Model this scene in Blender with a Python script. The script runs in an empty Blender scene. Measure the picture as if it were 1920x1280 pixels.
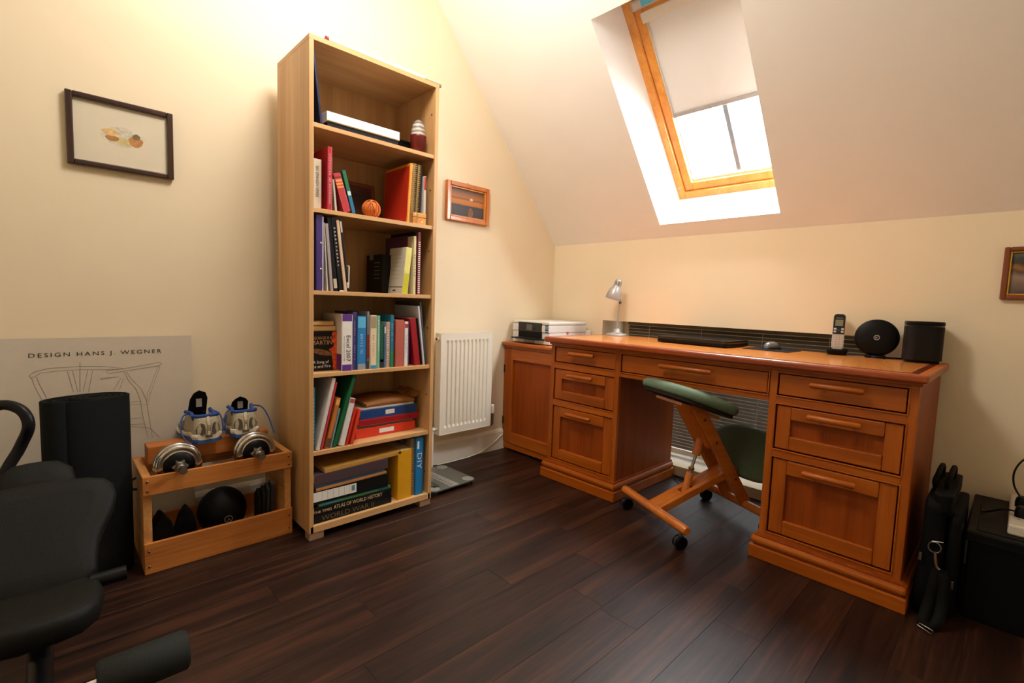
import bpy, math, random
from mathutils import Vector, Matrix
random.seed(7)
scene = bpy.context.scene
COL = scene.collection
PI = math.pi

# ------------------------------------------------------------------ camera
F, YAW, PIT, ROL = 911.2923, 0.8077, -0.0826, 0.0343      # focal length in pixels of a 1920x1280 frame
CAM = Vector((2.3871, -2.684, 1.0))
_f = Vector((-math.sin(YAW)*math.cos(PIT), math.cos(YAW)*math.cos(PIT), math.sin(PIT)))
_r0 = Vector((math.cos(YAW), math.sin(YAW), 0)); _u0 = _r0.cross(_f)
_r = _r0*math.cos(ROL) + _u0*math.sin(ROL); _u = -_r0*math.sin(ROL) + _u0*math.cos(ROL)
cd = bpy.data.cameras.new('camera'); cam = bpy.data.objects.new('camera', cd); COL.objects.link(cam)
cd.sensor_fit = 'HORIZONTAL'; cd.sensor_width = 36; cd.lens = F*36/1920; cd.clip_start = .02
cam.matrix_world = Matrix(((_r.x, _u.x, -_f.x, CAM.x), (_r.y, _u.y, -_f.y, CAM.y), (_r.z, _u.z, -_f.z, CAM.z), (0, 0, 0, 1)))
scene.camera = cam
def at(u, v, axis, c):
    """point where the sight line of photo pixel (u, v) meets the plane axis = c"""
    d = _f + _r*((u-960)/F) - _u*((v-640)/F); i = 'xyz'.index(axis)
    return CAM + d*((c-CAM[i])/d[i])

# ------------------------------------------------------------------ world, lights, exposure
w = bpy.data.worlds.new('sky'); scene.world = w; w.use_nodes = True
bg = w.node_tree.nodes['Background']; bg.inputs[0].default_value = (.93, .97, 1, 1); bg.inputs[1].default_value = 75.0
def lamp(name, loc, power, radius, color):
    l = bpy.data.lights.new(name, 'POINT'); l.energy = power; l.shadow_soft_size = radius; l.color = color
    o = bpy.data.objects.new(name, l); COL.objects.link(o); o.location = loc; return o
lamp('ceiling_lamp_offscreen', (.95, -1.85, 2.50), 50, .20, (1, .945, .88))
def portal(name, loc, rot, sx, sy):      # tells the sampler where daylight enters; gives no light of its own
    l = bpy.data.lights.new(name, 'AREA'); l.shape = 'RECTANGLE'; l.size = sx; l.size_y = sy; l.cycles.is_portal = True
    o = bpy.data.objects.new(name, l); COL.objects.link(o); o.location = loc; o.rotation_euler = rot
portal('skylight_portal', (1.245, -.225, 2.09), (math.atan(1.1722)*-1, 0, 0), .60, 1.02)
portal('low_window_portal', (1.19, .31, .475), (-PI/2, 0, 0), 1.36, .74)
vs = scene.view_settings
scene.display_settings.display_device = 'sRGB'
vs.view_transform = 'Standard'; vs.look = 'None'; vs.exposure = 0.0; vs.gamma = 1; vs.use_curve_mapping = False

# ------------------------------------------------------------------ materials
def lin(c):
    return tuple(((x/255)/12.92 if x/255 <= .04045 else ((x/255+.055)/1.055)**2.4) for x in c)
_M = {}
def mat(name, rgb, rough=.5, metal=0, var=.06, vscale=30, bump=0, bscale=200, spec=.5, coat=0, trans=0):
    if name in _M: return _M[name]
    m = bpy.data.materials.new(name); m.use_nodes = True; nt = m.node_tree; b = nt.nodes['Principled BSDF']
    c = lin(rgb); tc = nt.nodes.new('ShaderNodeTexCoord')
    b.inputs['Roughness'].default_value = rough; b.inputs['Metallic'].default_value = metal
    b.inputs['Specular IOR Level'].default_value = .16 if max(rgb) < 40 and rough > .3 else spec; b.inputs['Coat Weight'].default_value = coat
    n = nt.nodes.new('ShaderNodeTexNoise'); n.inputs['Scale'].default_value = vscale; n.inputs['Detail'].default_value = 3
    nt.links.new(tc.outputs['Object'], n.inputs['Vector'])
    r = nt.nodes.new('ShaderNodeValToRGB')
    r.color_ramp.elements[0].position = .3; r.color_ramp.elements[1].position = .7
    r.color_ramp.elements[0].color = (*[x*(1-var) for x in c], 1); r.color_ramp.elements[1].color = (*[min(1, x*(1+var)) for x in c], 1)
    nt.links.new(n.outputs[0], r.inputs[0]); nt.links.new(r.outputs[0], b.inputs['Base Color'])
    if bump:
        n2 = nt.nodes.new('ShaderNodeTexNoise'); n2.inputs['Scale'].default_value = bscale
        nt.links.new(tc.outputs['Object'], n2.inputs['Vector'])
        bp = nt.nodes.new('ShaderNodeBump'); bp.inputs['Strength'].default_value = bump; bp.inputs['Distance'].default_value = .002
        nt.links.new(n2.outputs[0], bp.inputs['Height']); nt.links.new(bp.outputs[0], b.inputs['Normal'])
    if trans:
        b.inputs['Transmission Weight'].default_value = trans
    _M[name] = m; return m
def wood(name, dark, mid, light, axis='Z', scale=1.0, rough=.4, stripes=0, coat=0, rand=0, contrast=1.0, spec=.5, bump=.12):
    """procedural wood; grain runs along object axis"""
    if name in _M: return _M[name]
    m = bpy.data.materials.new(name); m.use_nodes = True; nt = m.node_tree; N = nt.nodes.new; L = nt.links.new
    b = nt.nodes['Principled BSDF']; b.inputs['Roughness'].default_value = rough; b.inputs['Coat Weight'].default_value = coat
    b.inputs['Coat Roughness'].default_value = .15; b.inputs['Specular IOR Level'].default_value = spec
    tc = N('ShaderNodeTexCoord'); mp = N('ShaderNodeMapping')
    s = {'X': (.05, 1, 1), 'Y': (1, .05, 1), 'Z': (1, 1, .05)}[axis]
    mp.inputs['Scale'].default_value = [q*scale for q in s]
    L(tc.outputs['Object'], mp.inputs['Vector'])
    oi = N('ShaderNodeObjectInfo')
    if rand:
        mul = N('ShaderNodeVectorMath'); mul.operation = 'MULTIPLY_ADD'
        cmb = N('ShaderNodeCombineXYZ'); sc = N('ShaderNodeMath'); sc.operation = 'MULTIPLY'; sc.inputs[1].default_value = 37.0
        L(oi.outputs['Random'], sc.inputs[0])
        for k in range(3): L(sc.outputs[0], cmb.inputs[k])
        ad = N('ShaderNodeVectorMath'); L(mp.outputs[0], ad.inputs[0]); L(cmb.outputs[0], ad.inputs[1]); vec = ad.outputs[0]
    else: vec = mp.outputs[0]
    n1 = N('ShaderNodeTexNoise'); n1.inputs['Scale'].default_value = 14; n1.inputs['Detail'].default_value = 6; n1.inputs['Distortion'].default_value = .8
    n2 = N('ShaderNodeTexNoise'); n2.inputs['Scale'].default_value = 90; n2.inputs['Detail'].default_value = 3
    L(vec, n1.inputs['Vector']); L(vec, n2.inputs['Vector'])
    mx = N('ShaderNodeMath'); mx.operation = 'MULTIPLY_ADD'; mx.inputs[1].default_value = .35
    L(n2.outputs[0], mx.inputs[0])
    m2 = N('ShaderNodeMath'); m2.operation = 'MULTIPLY'; m2.inputs[1].default_value = .65
    L(n1.outputs[0], m2.inputs[0]); L(m2.outputs[0], mx.inputs[2])
    fac = mx.outputs[0]
    if rand:
        a = N('ShaderNodeMath'); a.operation = 'MULTIPLY_ADD'; a.inputs[1].default_value = rand; L(oi.outputs['Random'], a.inputs[0])
        sb = N('ShaderNodeMath'); sb.operation = 'SUBTRACT'; sb.inputs[1].default_value = rand/2; L(fac, sb.inputs[0]); L(sb.outputs[0], a.inputs[2]); fac = a.outputs[0]
    r = N('ShaderNodeValToRGB'); e = r.color_ramp.elements
    hw = .2/contrast
    e[0].position = .5-hw; e[0].color = (*lin(dark), 1); e[1].position = .5+hw; e[1].color = (*lin(light), 1)
    k = e.new(.5); k.color = (*lin(mid), 1)
    L(fac, r.inputs[0]); out = r.outputs[0]
    if stripes:    # laminated staves of alternating tone
        vr = N('ShaderNodeTexVoronoi'); vr.voronoi_dimensions = '1D'; vr.inputs['Scale'].default_value = stripes
        sp = N('ShaderNodeSeparateXYZ'); L(tc.outputs['Object'], sp.inputs[0])
        ad2 = N('ShaderNodeMath'); ad2.operation = 'ADD'
        o = {'X': (1, 2), 'Y': (0, 2), 'Z': (0, 1)}[axis]
        L(sp.outputs[o[0]], ad2.inputs[0]); L(sp.outputs[o[1]], ad2.inputs[1]); L(ad2.outputs[0], vr.inputs['W'])
        hs = N('ShaderNodeHueSaturation'); mr = N('ShaderNodeMapRange'); mr.inputs[3].default_value = .86; mr.inputs[4].default_value = 1.1
        L(vr.outputs['Color'], mr.inputs[0]); L(mr.outputs[0], hs.inputs['Value']); L(out, hs.inputs['Color']); out = hs.outputs[0]
    L(out, b.inputs['Base Color'])
    bp = N('ShaderNodeBump'); bp.inputs['Strength'].default_value = bump; bp.inputs['Distance'].default_value = .001
    L(fac, bp.inputs['Height']); L(bp.outputs[0], b.inputs['Normal'])
    _M[name] = m; return m
def bands(name, axis, lo, hi, stops, noise=.12, nscale=12, rough=.5):
    """flat print: colour bands along an object axis, ragged by noise"""
    m = bpy.data.materials.new(name); m.use_nodes = True; nt = m.node_tree; N = nt.nodes.new; L = nt.links.new
    b = nt.nodes['Principled BSDF']; b.inputs['Roughness'].default_value = rough
    tc = N('ShaderNodeTexCoord'); sp = N('ShaderNodeSeparateXYZ'); L(tc.outputs['Object'], sp.inputs[0])
    mr = N('ShaderNodeMapRange'); mr.inputs[1].default_value = lo; mr.inputs[2].default_value = hi
    L(sp.outputs['XYZ'.index(axis)], mr.inputs[0])
    n = N('ShaderNodeTexNoise'); n.inputs['Scale'].default_value = nscale; n.inputs['Detail'].default_value = 4; L(tc.outputs['Object'], n.inputs['Vector'])
    a = N('ShaderNodeMath'); a.operation = 'MULTIPLY_ADD'; a.inputs[1].default_value = noise; L(n.outputs[0], a.inputs[0])
    s = N('ShaderNodeMath'); s.operation = 'SUBTRACT'; s.inputs[1].default_value = noise/2; L(mr.outputs[0], s.inputs[0]); L(s.outputs[0], a.inputs[2])
    r = N('ShaderNodeValToRGB'); e = r.color_ramp.elements
    e[0].position = stops[0][0]; e[0].color = (*lin(stops[0][1]), 1); e[1].position = stops[-1][0]; e[1].color = (*lin(stops[-1][1]), 1)
    for p, c in stops[1:-1]: q = e.new(p); q.color = (*lin(c), 1)
    L(a.outputs[0], r.inputs[0]); L(r.outputs[0], b.inputs['Base Color'])
    return m
def pane(name, tint=(1, 1, 1), refl=1.5):
    """thin clear pane: transparent with a Fresnel reflection"""
    m = bpy.data.materials.new(name); m.use_nodes = True; nt = m.node_tree; N = nt.nodes.new; L = nt.links.new
    nt.nodes.remove(nt.nodes['Principled BSDF']); o = nt.nodes['Material Output']
    t = N('ShaderNodeBsdfTransparent'); t.inputs[0].default_value = (*tint, 1); g = N('ShaderNodeBsdfGlossy'); g.inputs['Roughness'].default_value = .02
    fr = N('ShaderNodeFresnel'); mx = N('ShaderNodeMixShader'); ge = N('ShaderNodeNewGeometry'); ir = N('ShaderNodeMapRange')
    ir.inputs[3].default_value = refl; ir.inputs[4].default_value = 1/refl; L(ge.outputs['Backfacing'], ir.inputs[0]); L(ir.outputs[0], fr.inputs[0])   # no false total reflection inside the thin pane
    L(fr.outputs[0], mx.inputs[0]); L(t.outputs[0], mx.inputs[1]); L(g.outputs[0], mx.inputs[2]); L(mx.outputs[0], o.inputs[0])
    return m

WALL = mat('cream_wall_paint', (236, 221, 191), .85, var=.015, vscale=4, bump=.08, bscale=350)
CEIL = mat('white_ceiling_paint', (246, 241, 234), .85, var=.012, vscale=4, bump=.06, bscale=300)
WHITE = mat('white_gloss_paint', (240, 236, 226), .35, var=.01)
FLOORM = wood('dark_walnut_plank', (14, 7, 5), (41, 22, 14), (70, 40, 26), 'Y', 1.25, .42, rand=.07, spec=.35, contrast=1.25)
BEECH = wood('beech_laminate', (184, 137, 86), (202, 156, 102), (215, 172, 118), 'Z', .8, .45, stripes=18)
BEECHY = wood('beech_laminate_shelf', (184, 137, 86), (202, 156, 102), (215, 172, 118), 'Y', .8, .45, stripes=18)
CHERRY = wood('cherry_wood_upright', (138, 64, 8), (166, 82, 12), (184, 98, 24), 'Z', 1.1, .42, coat=.05, bump=.03, spec=.35)
CHERRYX = wood('cherry_wood_long', (138, 64, 8), (168, 84, 12), (188, 102, 24), 'X', 1.1, .38, coat=.1, bump=.02, spec=.35)
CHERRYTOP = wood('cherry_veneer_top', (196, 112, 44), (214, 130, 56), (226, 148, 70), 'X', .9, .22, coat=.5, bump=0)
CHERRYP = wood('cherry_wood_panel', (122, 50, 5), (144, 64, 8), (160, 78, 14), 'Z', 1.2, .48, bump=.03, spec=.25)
REDBAND = mat('red_wood_band', (112, 40, 14), .25, coat=.4)
PINE = wood('pine_frame', (204, 128, 44), (220, 146, 58), (232, 162, 76), 'Z', 1.0, .4, coat=.2)
CRATE = wood('crate_wood', (150, 84, 30), (184, 112, 46), (206, 136, 66), 'Y', 1.3, .5)
CRATEX = wood('crate_wood_end', (170, 108, 52), (196, 136, 74), (214, 158, 94), 'X', 1.3, .5)
CHAIRW = wood('chair_beech', (176, 92, 30), (200, 112, 40), (214, 130, 54), 'X', 1.2, .32, coat=.3)
BLACK = mat('black_plastic', (9, 9, 10), .45)
BLACKM = mat('matt_black', (8, 8, 8), .75, bump=.2, bscale=500)
DKGREY = mat('dark_grey_plastic', (42, 42, 43), .5)
GREY = mat('light_grey_plastic', (176, 176, 176), .4)
CHROME = mat('chrome', (205, 203, 200), .16, 1, var=.02)
STEEL = mat('brushed_steel', (150, 146, 140), .3, 1, var=.04)
PAGES = mat('page_edges', (216, 200, 166), .8, var=.06, vscale=300)
PAPERW = mat('white_paper', (226, 222, 214), .7, var=.02)
INK = mat('black_ink', (24, 22, 22), .6)

# ------------------------------------------------------------------ mesh building
class MB:
    def __init__(s): s.v = []; s.f = []; s.mi = []; s.cur = 0; s.sm = []; s.smooth = False
    def add(s, vs, fs, M=None):
        o = len(s.v)
        for p in vs:
            p = Vector(p)
            s.v.append(M @ p if M is not None else p)
        for q in fs: s.f.append([i+o for i in q]); s.mi.append(s.cur); s.sm.append(s.smooth)
        return s
    def box(s, x0, x1, y0, y1, z0, z1, M=None):
        if x0 > x1: x0, x1 = x1, x0
        if y0 > y1: y0, y1 = y1, y0
        if z0 > z1: z0, z1 = z1, z0
        return s.add([(x0, y0, z0), (x1, y0, z0), (x1, y1, z0), (x0, y1, z0), (x0, y0, z1), (x1, y0, z1), (x1, y1, z1), (x0, y1, z1)],
                     [(0, 3, 2, 1), (4, 5, 6, 7), (0, 1, 5, 4), (1, 2, 6, 5), (2, 3, 7, 6), (3, 0, 4, 7)], M)
    def tube(s, pts, r, n=12, closed=False, caps=True):
        pts = [Vector(p) for p in pts]; k = len(pts); rs = r if isinstance(r, (list, tuple)) else [r]*k
        up = Vector((0, 0, 1)); rings = []; prev = None
        for i, p in enumerate(pts):
            a = pts[(i-1) % k] if (closed or i > 0) else p; b = pts[(i+1) % k] if (closed or i < k-1) else p
            t = (b-a).normalized()
            if prev is None:
                x = t.cross(up) if abs(t.z) < .95 else t.cross(Vector((1, 0, 0)))
            else: x = prev - t*prev.dot(t)
            x.normalize(); y = t.cross(x); prev = x
            rings.append([p + x*rs[i]*math.cos(2*PI*j/n) + y*rs[i]*math.sin(2*PI*j/n) for j in range(n)])
        vs = [q for rg in rings for q in rg]; fs = []
        for i in range(k if closed else k-1):
            for j in range(n):
                a, b = i*n+j, i*n+(j+1) % n; c, d = ((i+1) % k)*n+(j+1) % n, ((i+1) % k)*n+j
                fs.append((a, d, c, b))
        o = s.smooth; s.smooth = True; s.add(vs, fs); s.smooth = o
        if caps and not closed:
            s.add(rings[0], [tuple(range(n))]); s.add(rings[-1], [tuple(reversed(range(n)))])
        return s
    def cyl(s, p0, p1, r, n=20, r1=None):
        return s.tube([p0, p1], [r, r if r1 is None else r1], n)
    def lathe(s, prof, n=28, M=None, cap=True):
        """prof: (r, z) from bottom to top, around z"""
        vs = [(r*math.cos(2*PI*j/n), r*math.sin(2*PI*j/n), z) for r, z in prof for j in range(n)]; fs = []
        for i in range(len(prof)-1):
            for j in range(n):
                a, b = i*n+j, i*n+(j+1) % n; fs.append((a, b, b+n, a+n))
        o = s.smooth; s.smooth = True; s.add(vs, fs, M); s.smooth = o
        if cap:
            if prof[0][0] > 1e-5: s.add(vs[:n], [tuple(reversed(range(n)))], M)
            if prof[-1][0] > 1e-5: s.add(vs[-n:], [tuple(range(n))], M)
        return s
    def prism(s, poly, a, b, axis='x', M=None):
        """polygon (two coords) extruded along axis from a to b"""
        def P(t, q): return {'x': (t, q[0], q[1]), 'y': (q[0], t, q[1]), 'z': (q[0], q[1], t)}[axis]
        n = len(poly); vs = [P(a, q) for q in poly]+[P(b, q) for q in poly]
        fs = [(i, (i+1) % n, n+(i+1) % n, n+i) for i in range(n)]+[tuple(reversed(range(n))), tuple(range(n, 2*n))]
        ar = sum(poly[i][0]*poly[(i+1) % n][1]-poly[(i+1) % n][0]*poly[i][1] for i in range(n))
        flip = (ar < 0) != (b < a)
        if axis == 'y': flip = not flip
        if flip: fs = [tuple(reversed(q)) for q in fs]
        return s.add(vs, fs, M)
    def ball(s, c, r, n=16, m=10, sc=(1, 1, 1)):
        prof = [(max(1e-6, math.sin(PI*i/m)*r), -math.cos(PI*i/m)*r) for i in range(m+1)]
        return s.lathe(prof, n, Matrix.Translation(Vector(c)) @ Matrix.Diagonal((*sc, 1)), False)
    def loft(s, rings, closed_ring=True, caps=True):
        n = len(rings[0]); vs = [q for r in rings for q in r]; fs = []
        for i in range(len(rings)-1):
            for j in range(n if closed_ring else n-1):
                a, b = i*n+j, i*n+(j+1) % n; fs.append((a, b, b+n, a+n))
        o = s.smooth; s.smooth = True; s.add(vs, fs); s.smooth = o
        if caps: s.add(rings[0], [tuple(reversed(range(n)))]); s.add(rings[-1], [tuple(range(n))])
        return s
    def build(s, name, mats, parent=None, origin=None, bevel=0, seg=2, recalc=False):
        me = bpy.data.meshes.new(name); o = Vector(origin) if origin is not None else Vector((0, 0, 0))
        me.from_pydata([tuple(p-o) for p in s.v], [], s.f)
        for m in (mats if isinstance(mats, (list, tuple)) else [mats]): me.materials.append(m)
        me.polygons.foreach_set('material_index', s.mi); me.polygons.foreach_set('use_smooth', s.sm)
        me.update(); me.validate()
        if recalc:
            import bmesh
            bm = bmesh.new(); bm.from_mesh(me); bmesh.ops.recalc_face_normals(bm, faces=bm.faces); bm.to_mesh(me); bm.free()
        ob = bpy.data.objects.new(name, me); COL.objects.link(ob)
        if parent is not None: ob.parent = parent
        elif origin is not None: ob.location = o
        if bevel:
            bv = ob.modifiers.new('bevel', 'BEVEL'); bv.width = bevel; bv.segments = seg; bv.limit_method = 'ANGLE'; bv.angle_limit = math.radians(40)
        return ob
def B(*a, M=None): return MB().box(*a, M=M)
def tag(o, label=None, cat=None, group=None, kind=None):
    if label: o['label'] = label
    if cat: o['category'] = cat
    if group: o['group'] = group
    if kind: o['kind'] = kind
    return o
def thing(name, label, cat, loc=(0, 0, 0), rot=(0, 0, 0), group=None):
    o = bpy.data.objects.new(name, None); COL.objects.link(o); o.empty_display_size = .05
    o.location = loc; o.rotation_euler = rot; return tag(o, label, cat, group)
def struct(name, mb, m, label=None, **k): return tag(mb.build(name, m, **k), label, kind='structure')
def copy_tree(o, parent=None):
    c = o.copy(); COL.objects.link(c); c.parent = parent
    for ch in list(o.children): copy_tree(ch, c)
    return c
def words(text, w=None, h=None, sp=1.0):
    """lettering as a mesh in the xy plane, centred; scaled to fit w and/or h"""
    cu = bpy.data.curves.new('t', 'FONT'); cu.body = text; cu.size = 1; cu.resolution_u = 2; cu.space_character = sp
    o = bpy.data.objects.new('t', cu); COL.objects.link(o)
    me = bpy.data.meshes.new_from_object(o)
    vs = [v.co.copy() for v in me.vertices]; fs = [tuple(p.vertices) for p in me.polygons]
    bpy.data.objects.remove(o); bpy.data.curves.remove(cu); bpy.data.meshes.remove(me)
    if not vs: return [], []
    x0, x1 = min(v.x for v in vs), max(v.x for v in vs); y0, y1 = min(v.y for v in vs), max(v.y for v in vs)
    sx = w/(x1-x0) if w else None; sy = h/(y1-y0) if h else None
    if sx is None: sx = sy
    if sy is None: sy = sx
    return [Vector(((v.x-(x0+x1)/2)*sx, (v.y-(y0+y1)/2)*sy, 0)) for v in vs], fs
def lettering(parent, text, c, right, up, w=None, h=None, m=INK, name='lettering', sp=1.0):
    """text centred at c (parent coordinates), reading along right, letter tops towards up"""
    vs, fs = words(text, w, h, sp); r = Vector(right).normalized(); u = Vector(up).normalized(); n = r.cross(u)
    mb = MB(); mb.add([Vector(c)+r*p.x+u*p.y+n*.0006 for p in vs], fs)
    return mb.build(name, m, parent)
def rrect(w, h, r, n=5):
    """rounded rectangle outline centred on 0"""
    out = []
    for cx, cy, a in ((w/2-r, h/2-r, 0), (-w/2+r, h/2-r, 90), (-w/2+r, -h/2+r, 180), (w/2-r, -h/2+r, 270)):
        for i in range(n+1):
            t = math.radians(a+90*i/n); out.append((cx+r*math.cos(t), cy+r*math.sin(t)))
    return out

# ================================================================== the room
ZK, SL = 1.409, 1.1722            # knee wall height, slope of the sloping ceiling
ZC = 2.74; YC = -(ZC-ZK)/SL       # flat ceiling
X1, Y1 = 3.5, -3.95
TH = .06
# floor with planks
fl = struct('floor', B(-.1, X1+.1, Y1-.1, .1, -.1, -.006), mat('floor_joint', (14, 9, 7), .8), 'dark walnut plank floor')
PWID, PLEN = .14, .915
ends = {5: -2.17, 6: -1.78, 7: -1.97, 8: -1.527, 9: -1.177, 12: -.915}
for i in range(int(X1/PWID)+1):
    xa = i*PWID - .036 + .0004 + .0*i; xb = xa+PWID-.0005
    xa = max(xa, 0); xb = min(xb, X1)
    e = ends.get(i, -random.random()*PLEN-.4)
    while e < -0: e += PLEN
    e -= PLEN*6
    while e < 0:
        ya, yb = max(e, Y1), min(e+PLEN-.0006, 0)
        if yb-ya > .02:
            MB().box(xa, xb, ya, yb, -.006, 0).build('plank', FLOORM, fl, bevel=.0004, seg=1)
        e += PLEN
# left (gable) wall, x = 0
def slab(poly, a, b, axis): return MB().prism(poly, a, b, axis)
struct('wall_left', slab([(0, 0), (Y1, 0), (Y1, ZC+.1), (YC, ZC+.1), (YC, ZC), (0, ZK)][::-1], -TH, 0, 'x'), WALL, 'cream gable wall')
struct('wall_back', B(-TH, X1+TH, Y1-TH, Y1, 0, ZC+.1), WALL)
struct('wall_right', slab([(.05, 0), (Y1, 0), (Y1, ZC+.1), (YC, ZC+.1), (.05, ZK+.0)], X1, X1+TH, 'x'), WALL)
# knee wall y = 0 with the low window recess
RX0, RX1, RZ0, RZ1, RD = .451, 1.93, .055, .895, .285
kw = MB(); kw.box(-TH, RX0, 0, .1, 0, ZK); kw.box(RX1, X1+TH, 0, .1, 0, ZK); kw.box(RX0, RX1, 0, .1, RZ1, ZK); kw.box(RX0, RX1, 0, .1, 0, RZ0)
struct('wall_front', kw, WALL, 'cream low wall under the sloping ceiling')
struct('ceiling', B(-TH, X1+TH, Y1-TH, YC, ZC, ZC+TH), CEIL)
# sloping ceiling with the skylight opening: local axes x, s (up the slope), n (outwards)
SN = math.hypot(1, SL); TS = Vector((0, -1, SL))/SN; NS = Vector((0, SL, 1))/SN; OS = Vector((0, 0, ZK))
MS = Matrix(((1, 0, 0, 0), (0, TS.y, NS.y, 0), (0, TS.z, NS.z, ZK), (0, 0, 0, 1)))   # (x, s, n) -> world
def sbox(mb, x0, x1, s0, s1, n0, n1):
    mb.box(x0, x1, s0, s1, n0, n1, M=MS)
    mb.f[-6:] = [list(reversed(q)) for q in mb.f[-6:]]; return mb
SX0, SX1, S0, S1 = .868, 1.52, .091, 1.215
STOP = (ZC-ZK)/TS.z
c2 = MB()
for a in ((-TH, SX0, -.08, STOP+.02), (SX1, X1+TH, -.08, STOP+.02), (SX0, SX1, -.08, S0), (SX0, SX1, S1, STOP+.02)): sbox(c2, *a, 0, TH)
tag(c2.build('ceiling_slope', CEIL), 'white sloping ceiling with the skylight opening', kind='structure')
# ------------------------------------------------------------------ skylight
win = bpy.data.objects.new('window_1', None); COL.objects.link(win); tag(win, 'pine framed roof window with white roller blind in the sloping ceiling', kind='structure')
DF = .20; FX0, FX1, F0, F1 = .928, 1.562, .140, 1.195
def hexa(mb, a, b):   # two quads (inner, outer) given as lists of 4 (x,s,n)
    vs = [MS @ Vector(p) for p in a+b]
    return mb.add(vs, [(0, 1, 2, 3), (7, 6, 5, 4), (0, 4, 5, 1), (1, 5, 6, 2), (2, 6, 7, 3), (3, 7, 4, 0)])
def lining(p, q, r, s_, off):
    mb = MB(); o = Vector(off); a = [Vector(t) for t in (p, q, r, s_)]
    hexa(mb, a, [t+o+Vector((0, 0, .02)) for t in a]); return mb.build('lining_panel', CEIL if off[0] == 0 and off[1] > 0 else mat('reveal_white', (250, 249, 246), .6, var=.005), win, recalc=True)
lining((SX0, S0, 0), (SX0, S1, 0), (FX0, F1, DF), (FX0, F0, DF), (-.03, 0, 0))
lining((SX1, S0, 0), (SX1, S1, 0), (FX1, F1, DF), (FX1, F0, DF), (.03, 0, 0))
lining((SX0, S0, 0), (SX1, S0, 0), (FX1, F0, DF), (FX0, F0, DF), (0, -.03, 0))
lining((SX0, S1, 0), (SX1, S1, 0), (FX1, F1, DF), (FX0, F1, DF), (0, .03, 0))
def frame_bars(x0, x1, s0, s1, wd, n0, n1, name, m, bv=.004):
    for a in ((x0, x0+wd, s0, s1), (x1-wd, x1, s0, s1), (x0+wd, x1-wd, s0, s0+wd), (x0+wd, x1-wd, s1-wd, s1)):
        sbox(MB(), *a, n0, n1).build(name, m, win, bevel=bv)
PINES = wood('pine_skylight', (206, 128, 40), (226, 150, 58), (236, 168, 78), 'Y', 1.0, .35, coat=.3)
frame_bars(FX0-.012, FX1+.012, F0-.012, F1+.012, .047, DF-.012, DF+.06, 'frame_bar', PINES)
frame_bars(FX0+.037, FX1-.037, F0+.037, F1-.037, .046, DF+.004, DF+.06, 'sash_bar', PINES)
frame_bars(FX0+.083, FX1-.083, F0+.083, F1-.083, .012, DF+.022, DF+.04, 'glazing_bead', WHITE, .001)
GX0, GX1, G0, G1 = FX0+.08, FX1-.08, F0+.08, F1-.08
sbox(MB(), GX0, GX1, G0, G1, DF+.042, DF+.046).build('glass', pane('skylight_glass'), win)
sbox(MB(), 1.252, 1.276, G0, G1, DF+.052, DF+.066).build('outer_glazing_bar', mat('weathered_bar', (74, 66, 62), .7), win)
bm_ = bpy.data.materials.new('roller_blind_fabric'); bm_.use_nodes = True
_nt = bm_.node_tree; _b = _nt.nodes['Principled BSDF']; _b.inputs['Base Color'].default_value = (*lin((232, 228, 222)), 1); _b.inputs['Roughness'].default_value = .9
_tr = _nt.nodes.new('ShaderNodeBsdfTranslucent'); _tr.inputs[0].default_value = (*lin((205, 200, 192)), 1); _mx = _nt.nodes.new('ShaderNodeMixShader'); _mx.inputs[0].default_value = .05
_nt.links.new(_b.outputs[0], _mx.inputs[1]); _nt.links.new(_tr.outputs[0], _mx.inputs[2]); _nt.links.new(_mx.outputs[0], _nt.nodes['Material Output'].inputs[0])
BS = .622
sbox(MB(), GX0+.004, GX1-.004, BS, G1, DF+.018, DF+.0195).build('blind_fabric', bm_, win)
sbox(MB(), GX0-.004, GX1+.004, BS-.022, BS, DF+.010, DF+.026).build('blind_bottom_rail', mat('blind_rail', (168, 160, 154), .4), win, bevel=.003)
for a, b in ((GX0-.008, GX0+.006), (GX1-.006, GX1+.008)):
    sbox(MB(), a, b, G0, G1, DF+.008, DF+.028).build('blind_side_channel', mat('channel_white', (222, 220, 216), .35), win, bevel=.002)
sbox(MB(), GX0-.01, GX1+.01, G1-.035, G1+.012, DF-.004, DF+.028).build('blind_cassette', WHITE, win, bevel=.004)
sbox(MB(), FX0+.045, FX1-.045, F1-.048, F1-.006, DF-.022, DF+.002).build('ventilation_flap', mat('flap_grey', (196, 196, 194), .4), win, bevel=.003)
sbox(MB(), FX0+.055, FX0+.10, F1-.042, F1-.014, DF-.0235, DF-.0225).build('rating_label', PAPERW, win)
sbox(MB(), FX0+.10, FX0+.16, F1-.040, F1-.012, DF-.0240, DF-.0225).build('sticker', mat('cyan_sticker', (92, 198, 232), .4), win)
for s_ in (F0+.07, F1-.10):
    mb = MB(); mb.cyl(MS @ Vector((FX0+.012, s_, DF-.015)), MS @ Vector((FX0+.012, s_, DF-.009)), .006); mb.build('screw_cap', GREY, win)
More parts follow.
